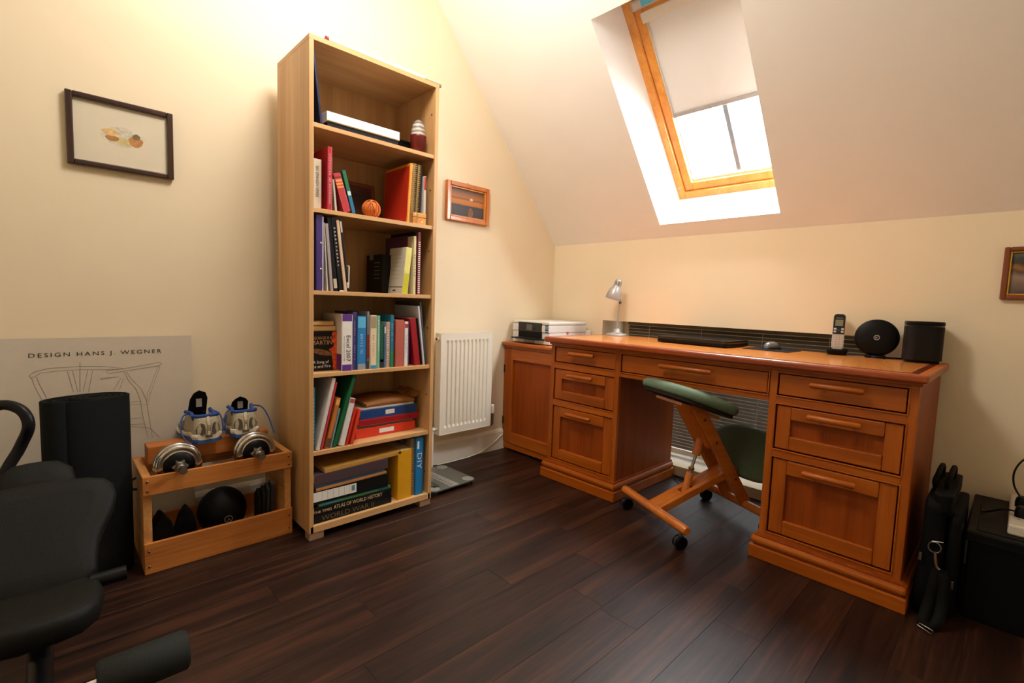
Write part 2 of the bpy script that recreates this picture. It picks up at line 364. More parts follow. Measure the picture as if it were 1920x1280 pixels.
# ------------------------------------------------------------------ low window with venetian blind behind the desk
lw = bpy.data.objects.new('window_2', None); COL.objects.link(lw); tag(lw, 'low recessed window behind the desk', kind='structure')
for nm, a in (('reveal_panel', (RX0-.02, RX0, .1, RD, RZ0, RZ1)), ('reveal_panel', (RX1, RX1+.02, .1, RD, RZ0, RZ1)), ('reveal_panel', (RX0-.02, RX1+.02, .1, RD, RZ1, RZ1+.02))):
    B(*a).build(nm, WALL, lw)
B(RX0-.02, RX1+.02, .1, RD+.02, RZ0-.02, RZ0).build('sill_board', WHITE, lw)
for a in ((RX0, RX0+.07, RZ0, RZ1), (RX1-.07, RX1, RZ0, RZ1), (RX0+.07, RX1-.07, RZ1-.06, RZ1), (RX0+.07, RX1-.07, RZ0, RZ0+.06), (1.16, 1.22, RZ0+.06, RZ1-.06)):
    B(a[0], a[1], RD-.03, RD+.02, a[2], a[3]).build('frame_bar', mat('cream_frame', (226, 212, 178), .4), lw, bevel=.003)
GL2 = pane('low_window_glass', (.21, .21, .21))
for a in ((RX0+.07, 1.16), (1.22, RX1-.07)):
    B(a[0], a[1], RD-.006, RD, RZ0+.06, RZ1-.06).build('pane', GL2, lw)
vb = thing('venetian_blind', 'taupe venetian blind with light painted along slat edges in low window', 'blind', (0, .20, 0))
BX0, BX1 = .53, 1.90
SLATM = [mat('slat_taupe', (112, 102, 86), .45), mat('slat_light_rail_white', (238, 232, 220), .4)]  # white edges paint in daylight leaking between slats; rail and cords are white
sl = MB(); ct, st = math.cos(math.radians(62)), math.sin(math.radians(62)); hw = .0125
Ms = Matrix.Rotation(math.radians(52), 4, 'X')
sl.box(BX0, BX1, -hw, hw-.0022, -.0004, .0004, M=Ms); sl.cur = 1; sl.box(BX0, BX1, -hw-.0026, -hw, -.0012, .0012, M=Ms)
s0 = sl.build('slat', SLATM, vb)
zs = [.118+.0205*i for i in range(37)]
for i, z in enumerate(zs):
    o = s0 if i == 0 else s0.copy()
    if i: COL.objects.link(o); o.parent = vb
    o.location = (0, 0, z)
B(BX0, BX1, -.012, .012, .086, .102).build('bottom_rail', SLATM[1], vb, bevel=.002)
B(BX0, BX1, -.014, .014, .868, .8945).build('head_rail', SLATM[0], vb, bevel=.002)
for x in (.693, 1.047, 1.398, 1.72):
    B(x-.0012, x+.0012, -.0125, -.0115, .09, .87).build('ladder_cord', SLATM[1], vb)
# ------------------------------------------------------------------ skirting
prof = [(0, 0), (.016, 0), (.016, .118), (.012, .128), (.006, .137), (0, .137)]
mb = MB(); mb.prism(prof, -.445, Y1, 'y'); tag(mb.build('baseboard_left', WHITE, recalc=True), 'white skirting board', kind='structure')
mb = MB(); mb.prism([(-p[0], p[1]) for p in prof], RX1+.03, X1, 'x'); struct('baseboard_front', mb, WHITE, recalc=True)

# ================================================================== bookcase
KX0, KX1, KY0, KY1, KH = .119, .4684, -1.948, -1.361, 1.970
ST = .018
bk = thing('bookcase', 'tall beech effect bookcase with six open compartments of books', 'bookcase', (0, 0, 0))
BK = Vector((.29, -1.65, 0)); bk.location = BK
def bpart(name, m, *a, bevel=.0012): return B(*a).build(name, m, bk, BK, bevel)
for a, b in ((KY0, KY0+ST), (KY1-ST, KY1)): bpart('side_panel', BEECH, KX0, KX1, a, b, .03, KH-.018)
bpart('top_panel', BEECHY, KX0, KX1, KY0, KY1, KH-.018, KH)
bpart('back_panel', BEECH, KX0, KX0+.006, KY0+ST, KY1-ST, .035, KH-.018, bevel=0)
SH = dict(A=1.655, B=1.335, C=1.016, D=.686, E=.367)
IY0, IY1 = KY0+ST, KY1-ST
for z in SH.values(): bpart('shelf', BEECHY, KX0+.006, KX1-.004, IY0, IY1, z-.017, z)
bpart('bottom_shelf', BEECHY, KX0+.006, KX1, KY0+ST*.3, KY1-ST*.3, .030, .058)
for y in (KY0, KY1-.062):
    for x in (KX1-.05, KX0): bpart('foot', mat('beech_foot', (150, 116, 92), .5), x+.002, x+.048, y+.001, y+.061, 0, .030)
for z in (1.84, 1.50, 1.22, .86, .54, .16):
    mb = MB(); mb.cyl((KX1-.03, IY1+.002, z), (KX1-.03, IY1-.0015, z), .004, 10); mb.build('painted_pin_hole', mat('hole_shade', (52, 32, 20), .8), bk, BK)  # brown discs stand for pin holes, their inner shade given as colour

# ------------------------------------------------------------------ books
def book(label, T, H, D, loc, col, lean=0, flat=False, rotz=0, pages=PAGES, text=None, tcol=None, group=None, name='book', cat='book', extra=None, soft=False, turn=0, tw=.78, th=.5, toff=0, tilt=0, marks=0):
    """standing book: spine on +x at local x=0, thickness along y from 0, height along z. flat: lies on its side, head to -y"""
    r = thing(name, label, cat, loc, group=group)
    if flat: r.rotation_euler = (PI/2+tilt, 0, rotz)
    else: r.rotation_euler = (-lean, 0, rotz)
    m = mat('cover_%d_%d_%d' % col, col, .42, var=.04) if isinstance(col, tuple) else col
    b = min(.0028, T*.16); mb = MB()
    mb.box(-D, 0, 0, b, 0, H); mb.box(-D, 0, T-b, T, 0, H); mb.box(-b, 0, b, T-b, 0, H)
    mb.build('cover', m, r, bevel=min(.0012, T*.1))
    B(-D+.002, -b, b, T-b, .002, H-.002).build('pages', pages, r)
    if text:
        k = mat('ink_%d_%d_%d' % (tcol or (235, 232, 224)), tcol or (235, 232, 224), .5)
        lettering(r, text, (0, T/2, H/2+toff), (0, 0, -1), (0, 1, 0), w=H*tw, h=T*th, m=k)
    if marks:     # title too small to read: a row of short strokes
        k = mat('ink_%d_%d_%d' % (tcol or (235, 232, 224)), tcol or (235, 232, 224), .5); mb = MB(); q = random.Random(marks*7+int(T*1e4)); st_ = H*tw/marks
        for i in range(marks):
            if q.random() < .14: continue
            zc = H/2+toff+H*tw/2-st_*(i+.5); hh = T*th/2*(.7+.3*q.random())
            mb.box(-.0002, .0006, T/2-hh, T/2+hh, zc-st_*.16, zc+st_*.10)
            if q.random() < .6: mb.box(-.0002, .0006, T/2-hh, T/2-hh*.6, zc-st_*.34, zc+st_*.30)
        mb.build('lettering', k, r)
    for e in extra or []:     # coloured bands on the spine: (z0, z1, colour)
        B(-.0002, .0005, T*.06, T*.94, H*e[0], H*e[1]).build('spine_band', mat('cover_%d_%d_%d' % e[2], e[2], .45, var=.04), r)
    return r
ZO = {2: (560, 260, 6.857), 3: (560, 390, 6.857), 4: (560, 550, 6.857), 5: (560, 690, 6.857), 6: (560, 800, 5.818), 1: (500, 40, 5.333)}
def px(k, a, b): o = ZO[k]; return o[0]+a/o[2], o[1]+b/o[2]
def row(k, shelf, items):
    """items: (label, base left, base right, top left, top v, base v, x of spine, depth, colour, options) in crop pixels"""
    z = SH[shelf]; B_ = []
    for it in items:
        lab, bl, br, tl, tv, bv, xs, D, col = it[:9]; kw = it[9] if len(it) > 9 else {}
        y0 = at(*px(k, bl, bv), 'x', xs).y; y1 = at(*px(k, br, bv), 'x', xs).y
        pt = at(*px(k, tl, tv), 'x', xs); h = pt.z-z; le = math.atan2(pt.y-y0, h) if abs(tl-bl) > 25 else 0
        y0 = max(y0, IY0+.0005)
        B_.append([lab, y0, max(.003, (y1-y0)*math.cos(le)), h, le, xs, D, col, kw])
    for a, b in zip(B_[:-1], B_[1:]):      # neighbours touch but do not run into each other
        def gap(q): return b[1]+q*math.tan(b[4])-(a[1]+q*math.tan(a[4]))
        g = min(gap(0), gap(min(a[3], b[3])))*math.cos(a[4])
        if a[2] > g-.0003:
            t_ = max(.0045, g-.0003)
            if t_ > g: b[1] += (t_-g)/math.cos(a[4])+.0003
            a[2] = min(a[2], t_)
    for lab, y0, T, h, le, xs, D, col, kw in B_:
        if le == 0: y0 = min(y0, IY1-T-.0005)
        book(lab, T, h/math.cos(le), D, (xs, y0, z+(T*math.sin(le) if le > 0 else 0)), col, le, **kw)

G2 = 'books on the shelf with the spiral notebooks'
row(2, 'B', [
 ('cream paperback with black spine lettering on Spanish verbs', 185, 292, 185, 245, 862, .435, .17, (214, 200, 178), dict(text='501 SPANISH VERBS', tcol=(40, 34, 32), tw=.62, th=.38, toff=.01)),
 ('tall red spined book beside the cream Spanish verb book', 372, 436, 362, 92, 884, .452, .24, (178, 30, 44), dict(marks=32, tcol=(236, 210, 196), tw=.8, th=.34, extra=[])),
 ('thin white and green booklet leaning beside tall red book', 470, 535, 434, 520, 900, .452, .16, (186, 184, 160)),
 ('red hardback with yellow print leaning on the second shelf', 585, 682, 442, 445, 915, .455, .17, (186, 52, 60), dict(extra=[(.62, .67, (226, 150, 70)), (.70, .75, (226, 150, 70)), (.78, .84, (226, 150, 70)), (.88, .91, (110, 30, 34))])),
 ('thin blue and green book leaning outermost beside the wicker ball', 690, 738, 555, 405, 930, .457, .19, (22, 104, 96), dict(extra=[(.02, .40, (30, 110, 150)), (.42, .52, (200, 220, 214)), (.6, .98, (26, 110, 62))])),
])
# standing binders and notebooks on the right of that shelf
def y_at(k, a, b, xs): return at(*px(k, a, b), 'x', xs).y
rb = book('red card folder with orange edge standing before spiral notebooks', .013, .262, .22, (.455, -1.512, SH['B']), (226, 146, 26), lean=.055, name='folder', cat='folder')
B(-.214, -.004, -.0011, .0002, .006, .250).build('front_panel', mat('folder_red', (186, 42, 20), .45), rb)
for k, (yy, hh, lab) in enumerate(((-1.494, .268, 'thick spiral notebook with brass wire beside orange edged folder'), (-1.466, .266, 'spiral notebook with brass wire beside black magazine'))):
    T = .020 if k == 0 else .013
    r = thing('spiral_notebook', lab, 'notebook', (.445, yy, SH['B']), (-.05, 0, 0), 'spiral notebooks')
    B(-.21, 0, 0, .0012, .002, hh).build('cover', mat('cover_120_112_96', (120, 112, 96), .5), r); B(-.21, 0, T-.0012, T, .002, hh).build('cover', _M['cover_120_112_96'], r)
    B(-.208, -.004, .0014, T-.0014, .003, hh-.002).build('pages', PAGES, r)
    n = 30
    for i in range(n):
        z = .008+(hh-.014)*i/(n-1)
        MB().tube([(.000+.004+.0065*math.cos(a), T/2+(T/2+.001)*math.sin(a), z+.0015*a/PI) for a in [2*PI*j/10 for j in range(10)]], .0011, 5, closed=True).build('wire_loop', mat('brass_wire', (196, 158, 84), .35, .8), r)
book('black spined magazine between notebook and white book', .009, .262, .2, (.44, -1.444, SH['B']), (24, 26, 28), lean=.04)
book('slim white book with red top at the end of notebook row', .012, .222, .16, (.445, -1.418, SH['B']), (220, 210, 200), lean=.0, extra=[(.72, .98, (176, 44, 40))])
t = thing('wooden_box', 'small pale wooden box with white pegs in front of notebooks', 'box', (.452, -1.4435, SH['B']))
B(-.055, 0, -.035, .035, 0, .030).build('body', mat('boxwood', (204, 138, 56), .4, vscale=60), t, bevel=.002)
B(-.056, .001, -.036, .036, .0305, .052).build('lid', mat('boxwood2', (214, 150, 66), .4, vscale=60), t, bevel=.003)
for y, z in ((-.022, .043), (.012, .012)):
    mb = MB(); mb.cyl((0, y, z), (.0022, y, z), .004, 12); mb.build('peg', PAPERW, t)
# wicker ball, small framed picture
t = thing('wicker_ball', 'orange wicker ball like a pumpkin beside leaning books', 'ornament', (.40, -1.655, SH['B']))
MB().ball((0, 0, .039), .036, 20, 12, (1, 1.1, 1)).build('core', mat('wicker', (206, 104, 30), .6), t)
for i in range(9):
    a = PI*i/9; ax = Vector((math.cos(a), math.sin(a), .35*math.sin(i*2.1))).normalized(); u_ = ax.orthogonal().normalized(); v_ = ax.cross(u_)
    MB().tube([Vector((0, 0, .041))+Vector((1, 1.1, 1))*0+u_*.0385*math.cos(q)+v_*.0385*math.sin(q) for q in [2*PI*j/24 for j in range(24)]], .0022, 5, closed=True).build('wicker_strand', mat('wicker', (206, 104, 30), .6), t)
t = thing('picture_frame', 'small dark brown framed picture leaning inside the bookcase', 'picture', (.20, -1.64, SH['B']+.003), (0, math.radians(-8), 0))
for a in ((-.07, -.052, 0, .19), (.092, .11, 0, .19), (-.052, .092, 0, .018), (-.052, .092, .172, .19)):
    B(0, .016, a[0], a[1], a[2], a[3]).build('frame_bar', mat('brown_frame', (112, 58, 24), .4), t, bevel=.003)
B(.003, .006, -.052, .092, .018, .172).build('picture', bands('dim_landscape', 'Z', .02, .17, [(0, (120, 66, 26)), (.4, (66, 34, 20)), (.7, (40, 24, 20)), (1, (90, 50, 30))]), t)
t = thing('paper_pad', 'stack of loose pale papers lying under the folder', 'papers', (.44, -1.56, SH['B']))
for i in range(3): B(-.13, 0, -.05+.004*i, .045-.003*i, .0016*i, .0016*i+.0012).build('sheet', PAPERW, t)

# shelf C
row(3, 'C', [
 ('narrow blue binder pressed against the bookcase side', 183, 214, 183, 150, 1050, .43, .24, (30, 62, 96), dict(name='binder', cat='binder')),
 ('purple ring binder with two metal studs on spine', 216, 300, 216, 72, 1052, .452, .25, (62, 42, 112), dict(name='binder', cat='binder')),
 ('thin white folder standing beside the purple binder', 304, 322, 304, 110, 1052, .45, .22, (206, 200, 198), dict(name='folder', cat='folder')),
 ('white card booklet leaning beside the white folder', 362, 398, 316, 185, 1050, .45, .21, (214, 206, 200)),
 ('mauve grey booklet leaning in the magazine row', 408, 446, 338, 195, 1050, .453, .21, (162, 148, 146)),
 ('thick black magazine leaning with cream label at foot', 456, 512, 368, 120, 1050, .45, .21, (28, 26, 26), dict(extra=[(.04, .17, (188, 176, 150))])),
 ('black magazine with white title leaning in row', 522, 575, 420, 120, 1050, .452, .21, (32, 28, 30), dict(marks=12, tcol=(208, 202, 196), tw=.6, th=.4, toff=.04)),
 ('cream spined magazine leaning between black magazines', 588, 625, 482, 152, 1050, .455, .21, (212, 178, 140)),
 ('thin black magazine with white mark leaning against wire bookend', 628, 652, 524, 140, 1050, .455, .21, (30, 28, 28), dict(extra=[(.82, .97, (190, 186, 180)), (.05, .13, (190, 186, 180))])),
 ('black paperback with barcode panel standing at back', 1068, 1180, 1068, 592, 1070, .33, .15, (26, 24, 26)),
 ('purple and red magazine standing behind the white book', 1385, 1425, 1385, 352, 1078, .40, .20, (92, 50, 78), dict(extra=[(.72, .96, (168, 44, 50))])),
 ('cream spined tall magazine on the right of the middle shelf', 1430, 1478, 1430, 350, 1080, .45, .21, (216, 200, 150), dict(marks=8, tcol=(120, 104, 70), tw=.4, th=.4)),
 ('tall black folder beside red edged notebook', 1488, 1522, 1488, 300, 1082, .44, .22, (22, 22, 24), dict(name='folder', cat='folder')),
 ('tall dark notebook with red and white striped edge', 1524, 1560, 1530, 305, 1085, .448, .22, (120, 34, 44), dict(name='notebook', cat='notebook')),
])
pb = [o for o in bpy.data.objects if o.get('label', '').startswith('purple ring')][0]
for z in (.085, .187):
    MB().lathe([(0.005, 0), (.005, .001), (.003, .002), (0.0001, .0022)], 14, Matrix.Translation((0, .018, z)) @ Matrix.Rotation(PI/2, 4, 'Y')).build('stud', CHROME, pb)
sn = [o for o in bpy.data.objects if o.get('label', '').startswith('tall dark notebook')][0]
for i in range(26): B(0, .002, .002, .012, .006+i*.0092, .011+i*.0092).build('stripe', mat('stripe_white', (226, 208, 204), .5), sn)
wb = book('white paperback with yellow green spine leaning on the middle shelf', .030, .212, .145, (.452, -1.530, SH['C']+.000), (222, 216, 200), lean=.1, extra=[(.01, .45, (196, 190, 24)), (.47, .99, (222, 214, 110))])
for i in range(7): B(-.115, -.03, -.0006, .0001, .07+i*.018, .0715+i*.018).build('print_line', mat('ink_178_172_160', (178, 172, 160), .6), wb)
B(-.14, -.003, -.0006, .0001, .030, .0325).build('print_rule', INK, wb)
for i in range(3): B(-.082+.009*i, -.076+.009*i, -.0006, .0001, .012, .019).build('print_mark', INK, wb)
bp_ = [o for o in bpy.data.objects if o.get('label', '').startswith('black paperback')][0]
B(-.12, -.085, -.0006, .0002, .155, .20).build('barcode_panel', mat('cover_150_146_138', (150, 146, 138), .6), bp_)
for i in range(5): B(-.075, -.02-.008*(i % 2), -.0006, .0002, .14-i*.018, .143-i*.018).build('print_line', _M['cover_150_146_138'], bp_)
t = thing('wire_bookend', 'white wire bookend holding up the leaning magazines', 'bookend', (.452, -1.797, SH['C']))
MB().tube([(0, -.02, .0022), (0, .012, .0022), (0, .0165, .012), (0, .0185, .10), (-.004, .0185, .106), (-.09, .0185, .106), (-.094, .0185, .10), (-.094, .0165, .012), (-.094, .012, .0022), (-.094, -.02, .0022)], .002, 8).build('wire_loop', WHITE, t)
B(-.094, 0, -.022, -.019, 0, .0035).build('base_strip', WHITE, t)

# shelf D
mt = book('black paperback set with orange flames standing cover outwards', .052, .164, .112, (.4, -1.9285, SH['D']), (30, 26, 26), name='book')
mt.rotation_euler = (0, 0, math.radians(90)); mt.location = (.410, -1.808, SH['D'])
# after the turn local -y faces +x (the room); cover face is local y = 0, x from -.112 to 0
FLM = mat('flame_orange', (206, 72, 20), .5, var=.5, vscale=60)
fm = MB(); rr = random.Random(3); pts = [(0, .002)]+[(-.012-.016*rr.random()-(.012 if 4 < i < 8 else 0), .002+.160*i/13) for i in range(14)]+[(0, .162)]
fm.prism([(p[0], p[1]) for p in pts], -.0007, .0002, 'y'); fm.build('flame_print', FLM, mt, recalc=True)
GOLDT = mat('ink_gold', (190, 140, 92), .5)
lettering(mt, 'GEORGE R.R.', (-.064, 0, .137), (1, 0, 0), (0, 0, 1), w=.088, h=.0115, m=GOLDT)
lettering(mt, 'MARTIN', (-.066, 0, .118), (1, 0, 0), (0, 0, 1), w=.086, h=.017, m=GOLDT)
lettering(mt, 'A Song of', (-.07, 0, .036), (1, 0, 0), (0, 0, 1), w=.066, m=PAPERW)
lettering(mt, 'Ice and Fire', (-.068, 0, .020), (1, 0, 0), (0, 0, 1), w=.078, m=PAPERW)
ov = MB(); ov.prism([(-.066+.046*math.cos(a)*(1 if math.cos(a) > 0 else .9), .078+.012*math.sin(a)+.010*-math.cos(a)) for a in [2*PI*i/20 for i in range(20)]], -.0007, .0002, 'y')
ov.build('cover_emblem', mat('emblem_bronze', (120, 78, 46), .4, var=.5, vscale=80), mt, recalc=True)
for k, (h, T, z, lab) in enumerate(((.112, .021, .1655, 'cream edged paperback lying on the flame covered set'), (.102, .019, .1875, 'small paperback lying uppermost on the flame covered set'))):
    r = book(lab, T, h, .10, (.408-.006*k, -1.814-.005*k, SH['D']+z), (150, 104, 60) if k else (196, 150, 92), flat=True, pages=PAGES)
    B(-.1+.002, .0006, .0028, T-.0028, .002, h-.002).build('page_block', mat('page_tan', (222, 180, 118), .8, vscale=200), r)
row(4, 'D', [
 ('thick white and purple manual about a spreadsheet program', 552, 690, 552, 268, 955, .458, .19, (226, 220, 212), dict(extra=[(.0, .115, (88, 46, 128)), (.88, 1., (88, 46, 128))])),
 ('dark purple book beside the white spreadsheet manual', 692, 752, 692, 240, 935, .45, .18, (66, 54, 112), dict(marks=24, tcol=(168, 164, 190), tw=.7, th=.32)),
 ('bright blue thick textbook with grey foot', 754, 862, 754, 290, 940, .455, .20, (38, 122, 180), dict(extra=[(.0, .11, (150, 150, 150)), (.78, .98, (90, 176, 214))], marks=15, tcol=(190, 214, 230), tw=.4, th=.3)),
 ('grey book with red centre standing beside blue textbook', 876, 920, 872, 232, 925, .446, .20, (140, 142, 146), dict(extra=[(.18, .60, (160, 34, 48)), (.0, .14, (62, 72, 88))])),
 ('cream spined book with blue foot on the packed shelf', 920, 1000, 920, 280, 928, .457, .18, (222, 204, 166), dict(extra=[(.0, .07, (58, 140, 186)), (.76, .98, (160, 138, 110))], marks=12, tcol=(206, 132, 104), tw=.45, th=.3, toff=-.01)),
 ('pale green slim book with white lettering', 1006, 1042, 1006, 285, 915, .452, .18, (120, 176, 150), dict(marks=18, tcol=(232, 238, 230), tw=.6, th=.45, toff=.03)),
 ('short dark green paperback on the packed shelf', 1044, 1094, 1044, 400, 910, .448, .13, (24, 84, 66), dict(extra=[(.0, .2, (40, 40, 44)), (.14, .2, (210, 200, 150))])),
 ('short slim blue and white paperback beside dark green one', 1097, 1118, 1097, 400, 905, .45, .13, (70, 104, 140), dict(extra=[(.8, .95, (216, 210, 204))])),
 ('short pinkish grey paperback beneath the teal book', 1120, 1172, 1120, 368, 903, .45, .13, (176, 150, 132), dict(marks=13, tcol=(236, 220, 200), tw=.7, th=.4)),
 ('tall teal book with green foot', 1176, 1218, 1172, 278, 900, .452, .19, (28, 112, 140), dict(extra=[(.0, .32, (26, 120, 70))], marks=11, tcol=(170, 204, 206), tw=.35, th=.35, toff=.04)),
 ('plain salmon hardback leaning slightly on the packed shelf', 1240, 1350, 1216, 340, 895, .452, .15, (176, 90, 76)),
 ('white paperback with red mark beside salmon hardback', 1357, 1402, 1336, 362, 885, .452, .15, (222, 214, 206), dict(extra=[(.86, .95, (180, 30, 44))], marks=14, tcol=(130, 126, 130), tw=.4, th=.3)),
 ('thin violet paperback beside thick red binder book', 1404, 1430, 1380, 372, 885, .448, .15, (90, 74, 130)),
 ('thick dark red hardback leaning beside black book', 1440, 1545, 1376, 320, 885, .455, .16, (150, 14, 28)),
 ('black hardback leaning behind dark red hardback', 1550, 1598, 1490, 322, 882, .445, .17, (24, 22, 24)),
 ('white writing pad with grey cover leaning at end of shelf', 1603, 1624, 1532, 162, 880, .452, .215, (208, 204, 204), dict(name='notebook', cat='notebook')),
 ('slate grey thin folder leaning outermost on packed shelf', 1627, 1646, 1556, 112, 872, .452, .22, (66, 70, 84), dict(name='folder', cat='folder')),
])
ex = [o for o in bpy.data.objects if o.get('label', '').startswith('thick white and purple')][0]
_T = ex.children[0].dimensions.y; _T = .0455
lettering(ex, 'Excel 2007', (0, .029, .094), (0, 0, -1), (0, 1, 0), w=.108, h=.018, m=INK)
lettering(ex, 'Power Programming with VBA', (0, .0105, .094), (0, 0, -1), (0, 1, 0), w=.104, h=.006, m=INK)
B(-.19, -.003, -.0006, .0001, .002, .07).build('cover_panel', _M['cover_88_46_128'], ex)
t = thing('crumpled_wrapper', 'yellow and white crumpled wrapper lying on top of books', 'wrapper', (.40, -1.775, SH['D']+.172))
rr = random.Random(5); n = 9; vs = []; fs = []
for i in range(n):
    for j in range(5): vs.append((-.03+.012*j, -.03+.06*i/(n-1), .012*rr.random()+.01*math.sin(PI*i/(n-1))))
for i in range(n-1):
    for j in range(4): a = i*5+j; fs.append((a, a+1, a+6, a+5))
mb = MB(); mb.add(vs, fs); o = mb.build('sheet', mat('wrapper_yellow', (206, 170, 60), .4, var=.4, vscale=40), t)
so = o.modifiers.new('solid', 'SOLIDIFY'); so.thickness = .0015

# shelf E
row(5, 'E', [
 ('teal blue book with pale capitals by the bookcase side', 172, 214, 172, 250, 1012, .448, .2, (46, 116, 132), dict(marks=14, tcol=(150, 190, 190), tw=.8, th=.5)),
 ('large white folder leaning beside the teal book', 222, 272, 436, 135, 1022, .455, .22, (216, 204, 200), dict(name='folder', cat='folder')),
 ('thin red and white folder leaning beside white folder', 282, 308, 476, 185, 1005, .455, .21, (192, 56, 60), dict(name='folder', cat='folder')),
 ('orange brown spined book leaning among folders', 340, 398, 492, 392, 988, .452, .16, (186, 112, 46), dict(extra=[(.02, .2, (90, 66, 50)), (.86, .97, (226, 168, 84))])),
 ('slim grey blue book leaning beside green folder', 402, 426, 516, 520, 975, .452, .15, (120, 140, 146)),
 ('tall dark green folder leaning across the lower shelf', 434, 488, 704, 92, 970, .452, .23, (14, 92, 52), dict(name='folder', cat='folder')),
 ('white box book leaning beside the green folder', 520, 592, 668, 400, 925, .455, .16, (220, 214, 208), dict(extra=[(.9, .99, (170, 70, 84))])),
 ('thin bright red plastic wallet leaning beside white book', 604, 634, 720, 530, 905, .457, .14, (206, 44, 30), dict(name='folder', cat='folder')),
 ('orange red plastic wallet leaning against the stack of binders', 664, 702, 768, 535, 908, .457, .14, (220, 62, 28), dict(name='folder', cat='folder')),
])
# flat stack of binders; xs is the spine plane
def flat(k, lab, l, r, v, zb, T, D, col, xs=.44, tilt=0, **kw):
    y0 = y_at(k, l, v, xs); y1 = y_at(k, r, v, xs)
    return book(lab, T, y1-y0, D, (xs, y1, zb), col, flat=True, tilt=tilt, **kw)
zE = SH['E']
b1 = flat(5, 'orange red ring binder with white label lowest in binder stack', 735, 1495, 780, zE, .044, .25, (212, 56, 30), xs=.400, name='binder', cat='binder')
def plate(r, H, y, w, z, h, m, nm='label_plate'):  # on the spine of a flat book; y measured from the right end
    return B(-.0002, .0008, z, z+h, H, H+w).build(nm, m, r)
plate(b1, .115, 0, .075, .012, .020, PAPERW)
b2 = flat(5, 'grey document wallet lying on the orange red binder', 750, 1470, 690, zE+.0445, .010, .24, (132, 124, 122), xs=.395, name='folder', cat='folder')
b3 = flat(5, 'dark red ring binder under the blue binder', 775, 1545, 620, zE+.055, .030, .25, (150, 16, 26), xs=.405, name='binder', cat='binder')
b4 = flat(5, 'royal blue ring binder with small label in binder stack', 790, 1515, 520, zE+.0855, .040, .25, (26, 66, 128), xs=.400, name='binder', cat='binder')
plate(b4, .12, 0, .046, .010, .020, PAPERW)
b5 = flat(5, 'white document wallet lying on the blue binder', 785, 1480, 430, zE+.126, .008, .22, (214, 208, 198), xs=.395, name='folder', cat='folder')
t = thing('padded_envelope', 'brown padded envelope lying open on top of binders', 'envelope', (.39, -1.535, zE+.1345))
mb = MB(); rings = []
for i in range(9):
    y = -.13+.25*i/8; h = .016+.012*math.sin(PI*i/8)
    rings.append([(-.2, y, .0), (0, y, .0), (.004, y, h*.5), (0, y, h), (-.1, y, h*1.15), (-.2, y, h)])
mb.loft(rings); mb.build('body', mat('manila', (168, 108, 50), .7, bump=.4, bscale=60), t, recalc=True)
mb = MB(); vs = []; fs = []
for i in range(6):
    for j in range(6): vs.append((-.19+.19*i/5, .118+.05*math.sin(j/5*1.3), .016+.045*(j/5)+.006*math.sin(i*1.7+j)))
for i in range(5):
    for j in range(5): a = i*6+j; fs.append((a, a+1, a+7, a+6))
mb.add(vs, fs); o = mb.build('flap', _M['manila'], t); so = o.modifiers.new('solid', 'SOLIDIFY'); so.thickness = .002

# bottom compartment
SH['F'] = .058; zF = .058
a1 = flat(6, 'black atlas of the second world war lowest in the stack', 165, 1012, 880, zF, .036, .26, (26, 27, 26), xs=.452, text=None)
lettering(a1, 'WORLD WAR II', (0, .018, (a1.children[0].dimensions.z or .36)*.58+.0), (0, 0, -1), (0, 1, 0), w=.235, h=.021, m=mat('ink_bronze', (104, 84, 58), .5))
a2 = flat(6, 'black world history atlas with cream capitals', 170, 1010, 760, zF+.0365, .032, .27, (20, 20, 20), xs=.454)
AC = mat('ink_226_196_140', (226, 196, 140), .5)
HL = .36
lettering(a2, 'THE TIMES', (0, .0135, HL*.88), (0, 0, -1), (0, 1, 0), w=.075, h=.011, m=AC)
lettering(a2, 'ATLAS OF WORLD HISTORY', (0, .0165, HL*.44), (0, 0, -1), (0, 1, 0), w=.225, h=.016, m=AC)
flat(6, 'thin green and blue large book under the black box file', 215, 1000, 700, zF+.069, .011, .26, (64, 128, 72), xs=.448, extra=[(.72, .99, (60, 130, 126)), (.02, .2, (40, 92, 84))])
a4 = flat(6, 'black box file with long white index label', 160, 978, 620, zF+.0805, .062, .26, (22, 22, 22), xs=.45, name='box_file', cat='box file')
plate(a4, .155, 0, .195, .012, .040, PAPERW)
for i in range(6): B(.0008, .0012, .014, .050, .185+.024*i, .1858+.024*i).build('label_rule', mat('cover_120_118_112', (120, 118, 112), .6), a4)
B(.0008, .0012, .022, .046, .162, .177).build('label_logo', mat('ink_teal', (90, 140, 150), .6), a4)
flat(6, 'tan card document folder sloping under the plum binder', 190, 960, 480, zF+.1435, .010, .25, (176, 118, 60), xs=.452, name='folder', cat='folder', tilt=.02)
flat(6, 'blue and cream papers lying in the bottom compartment', 185, 940, 450, zF+.1545, .012, .24, (70, 90, 120), xs=.448, name='folder', cat='folder', tilt=.02)
flat(6, 'plum grey lever arch file lying near top of bottom compartment', 180, 975, 380, zF+.168, .046, .26, (76, 58, 62), xs=.452, name='binder', cat='binder', tilt=.02)
flat(6, 'yellow paper pad with dark back lying uppermost', 285, 1120, 300, zF+.217, .018, .2, (190, 140, 66), xs=.452, name='notepad', cat='notepad', tilt=.03)
mb = MB(); ye = y_at(6, 1140, 170, .40)
t = thing('rolled_document', 'dark rolled document end beside the yellow pad', 'roll', (.40, ye, zF+.262)); MB().tube([(0, 0, 0), (-.22, .01, 0)], .018, 18).build('roll', mat('plum_dark', (50, 24, 30), .5), t)
yb0 = y_at(6, 1075, 830, .452); yb1 = y_at(6, 1226, 800, .452)
yf = book('bright yellow box file standing beside the blue manual', yb1-yb0, .235, .27, (.452, yb0, zF), (212, 152, 20), name='box_file', cat='box file')
yg = y_at(6, 1266, 780, .44)
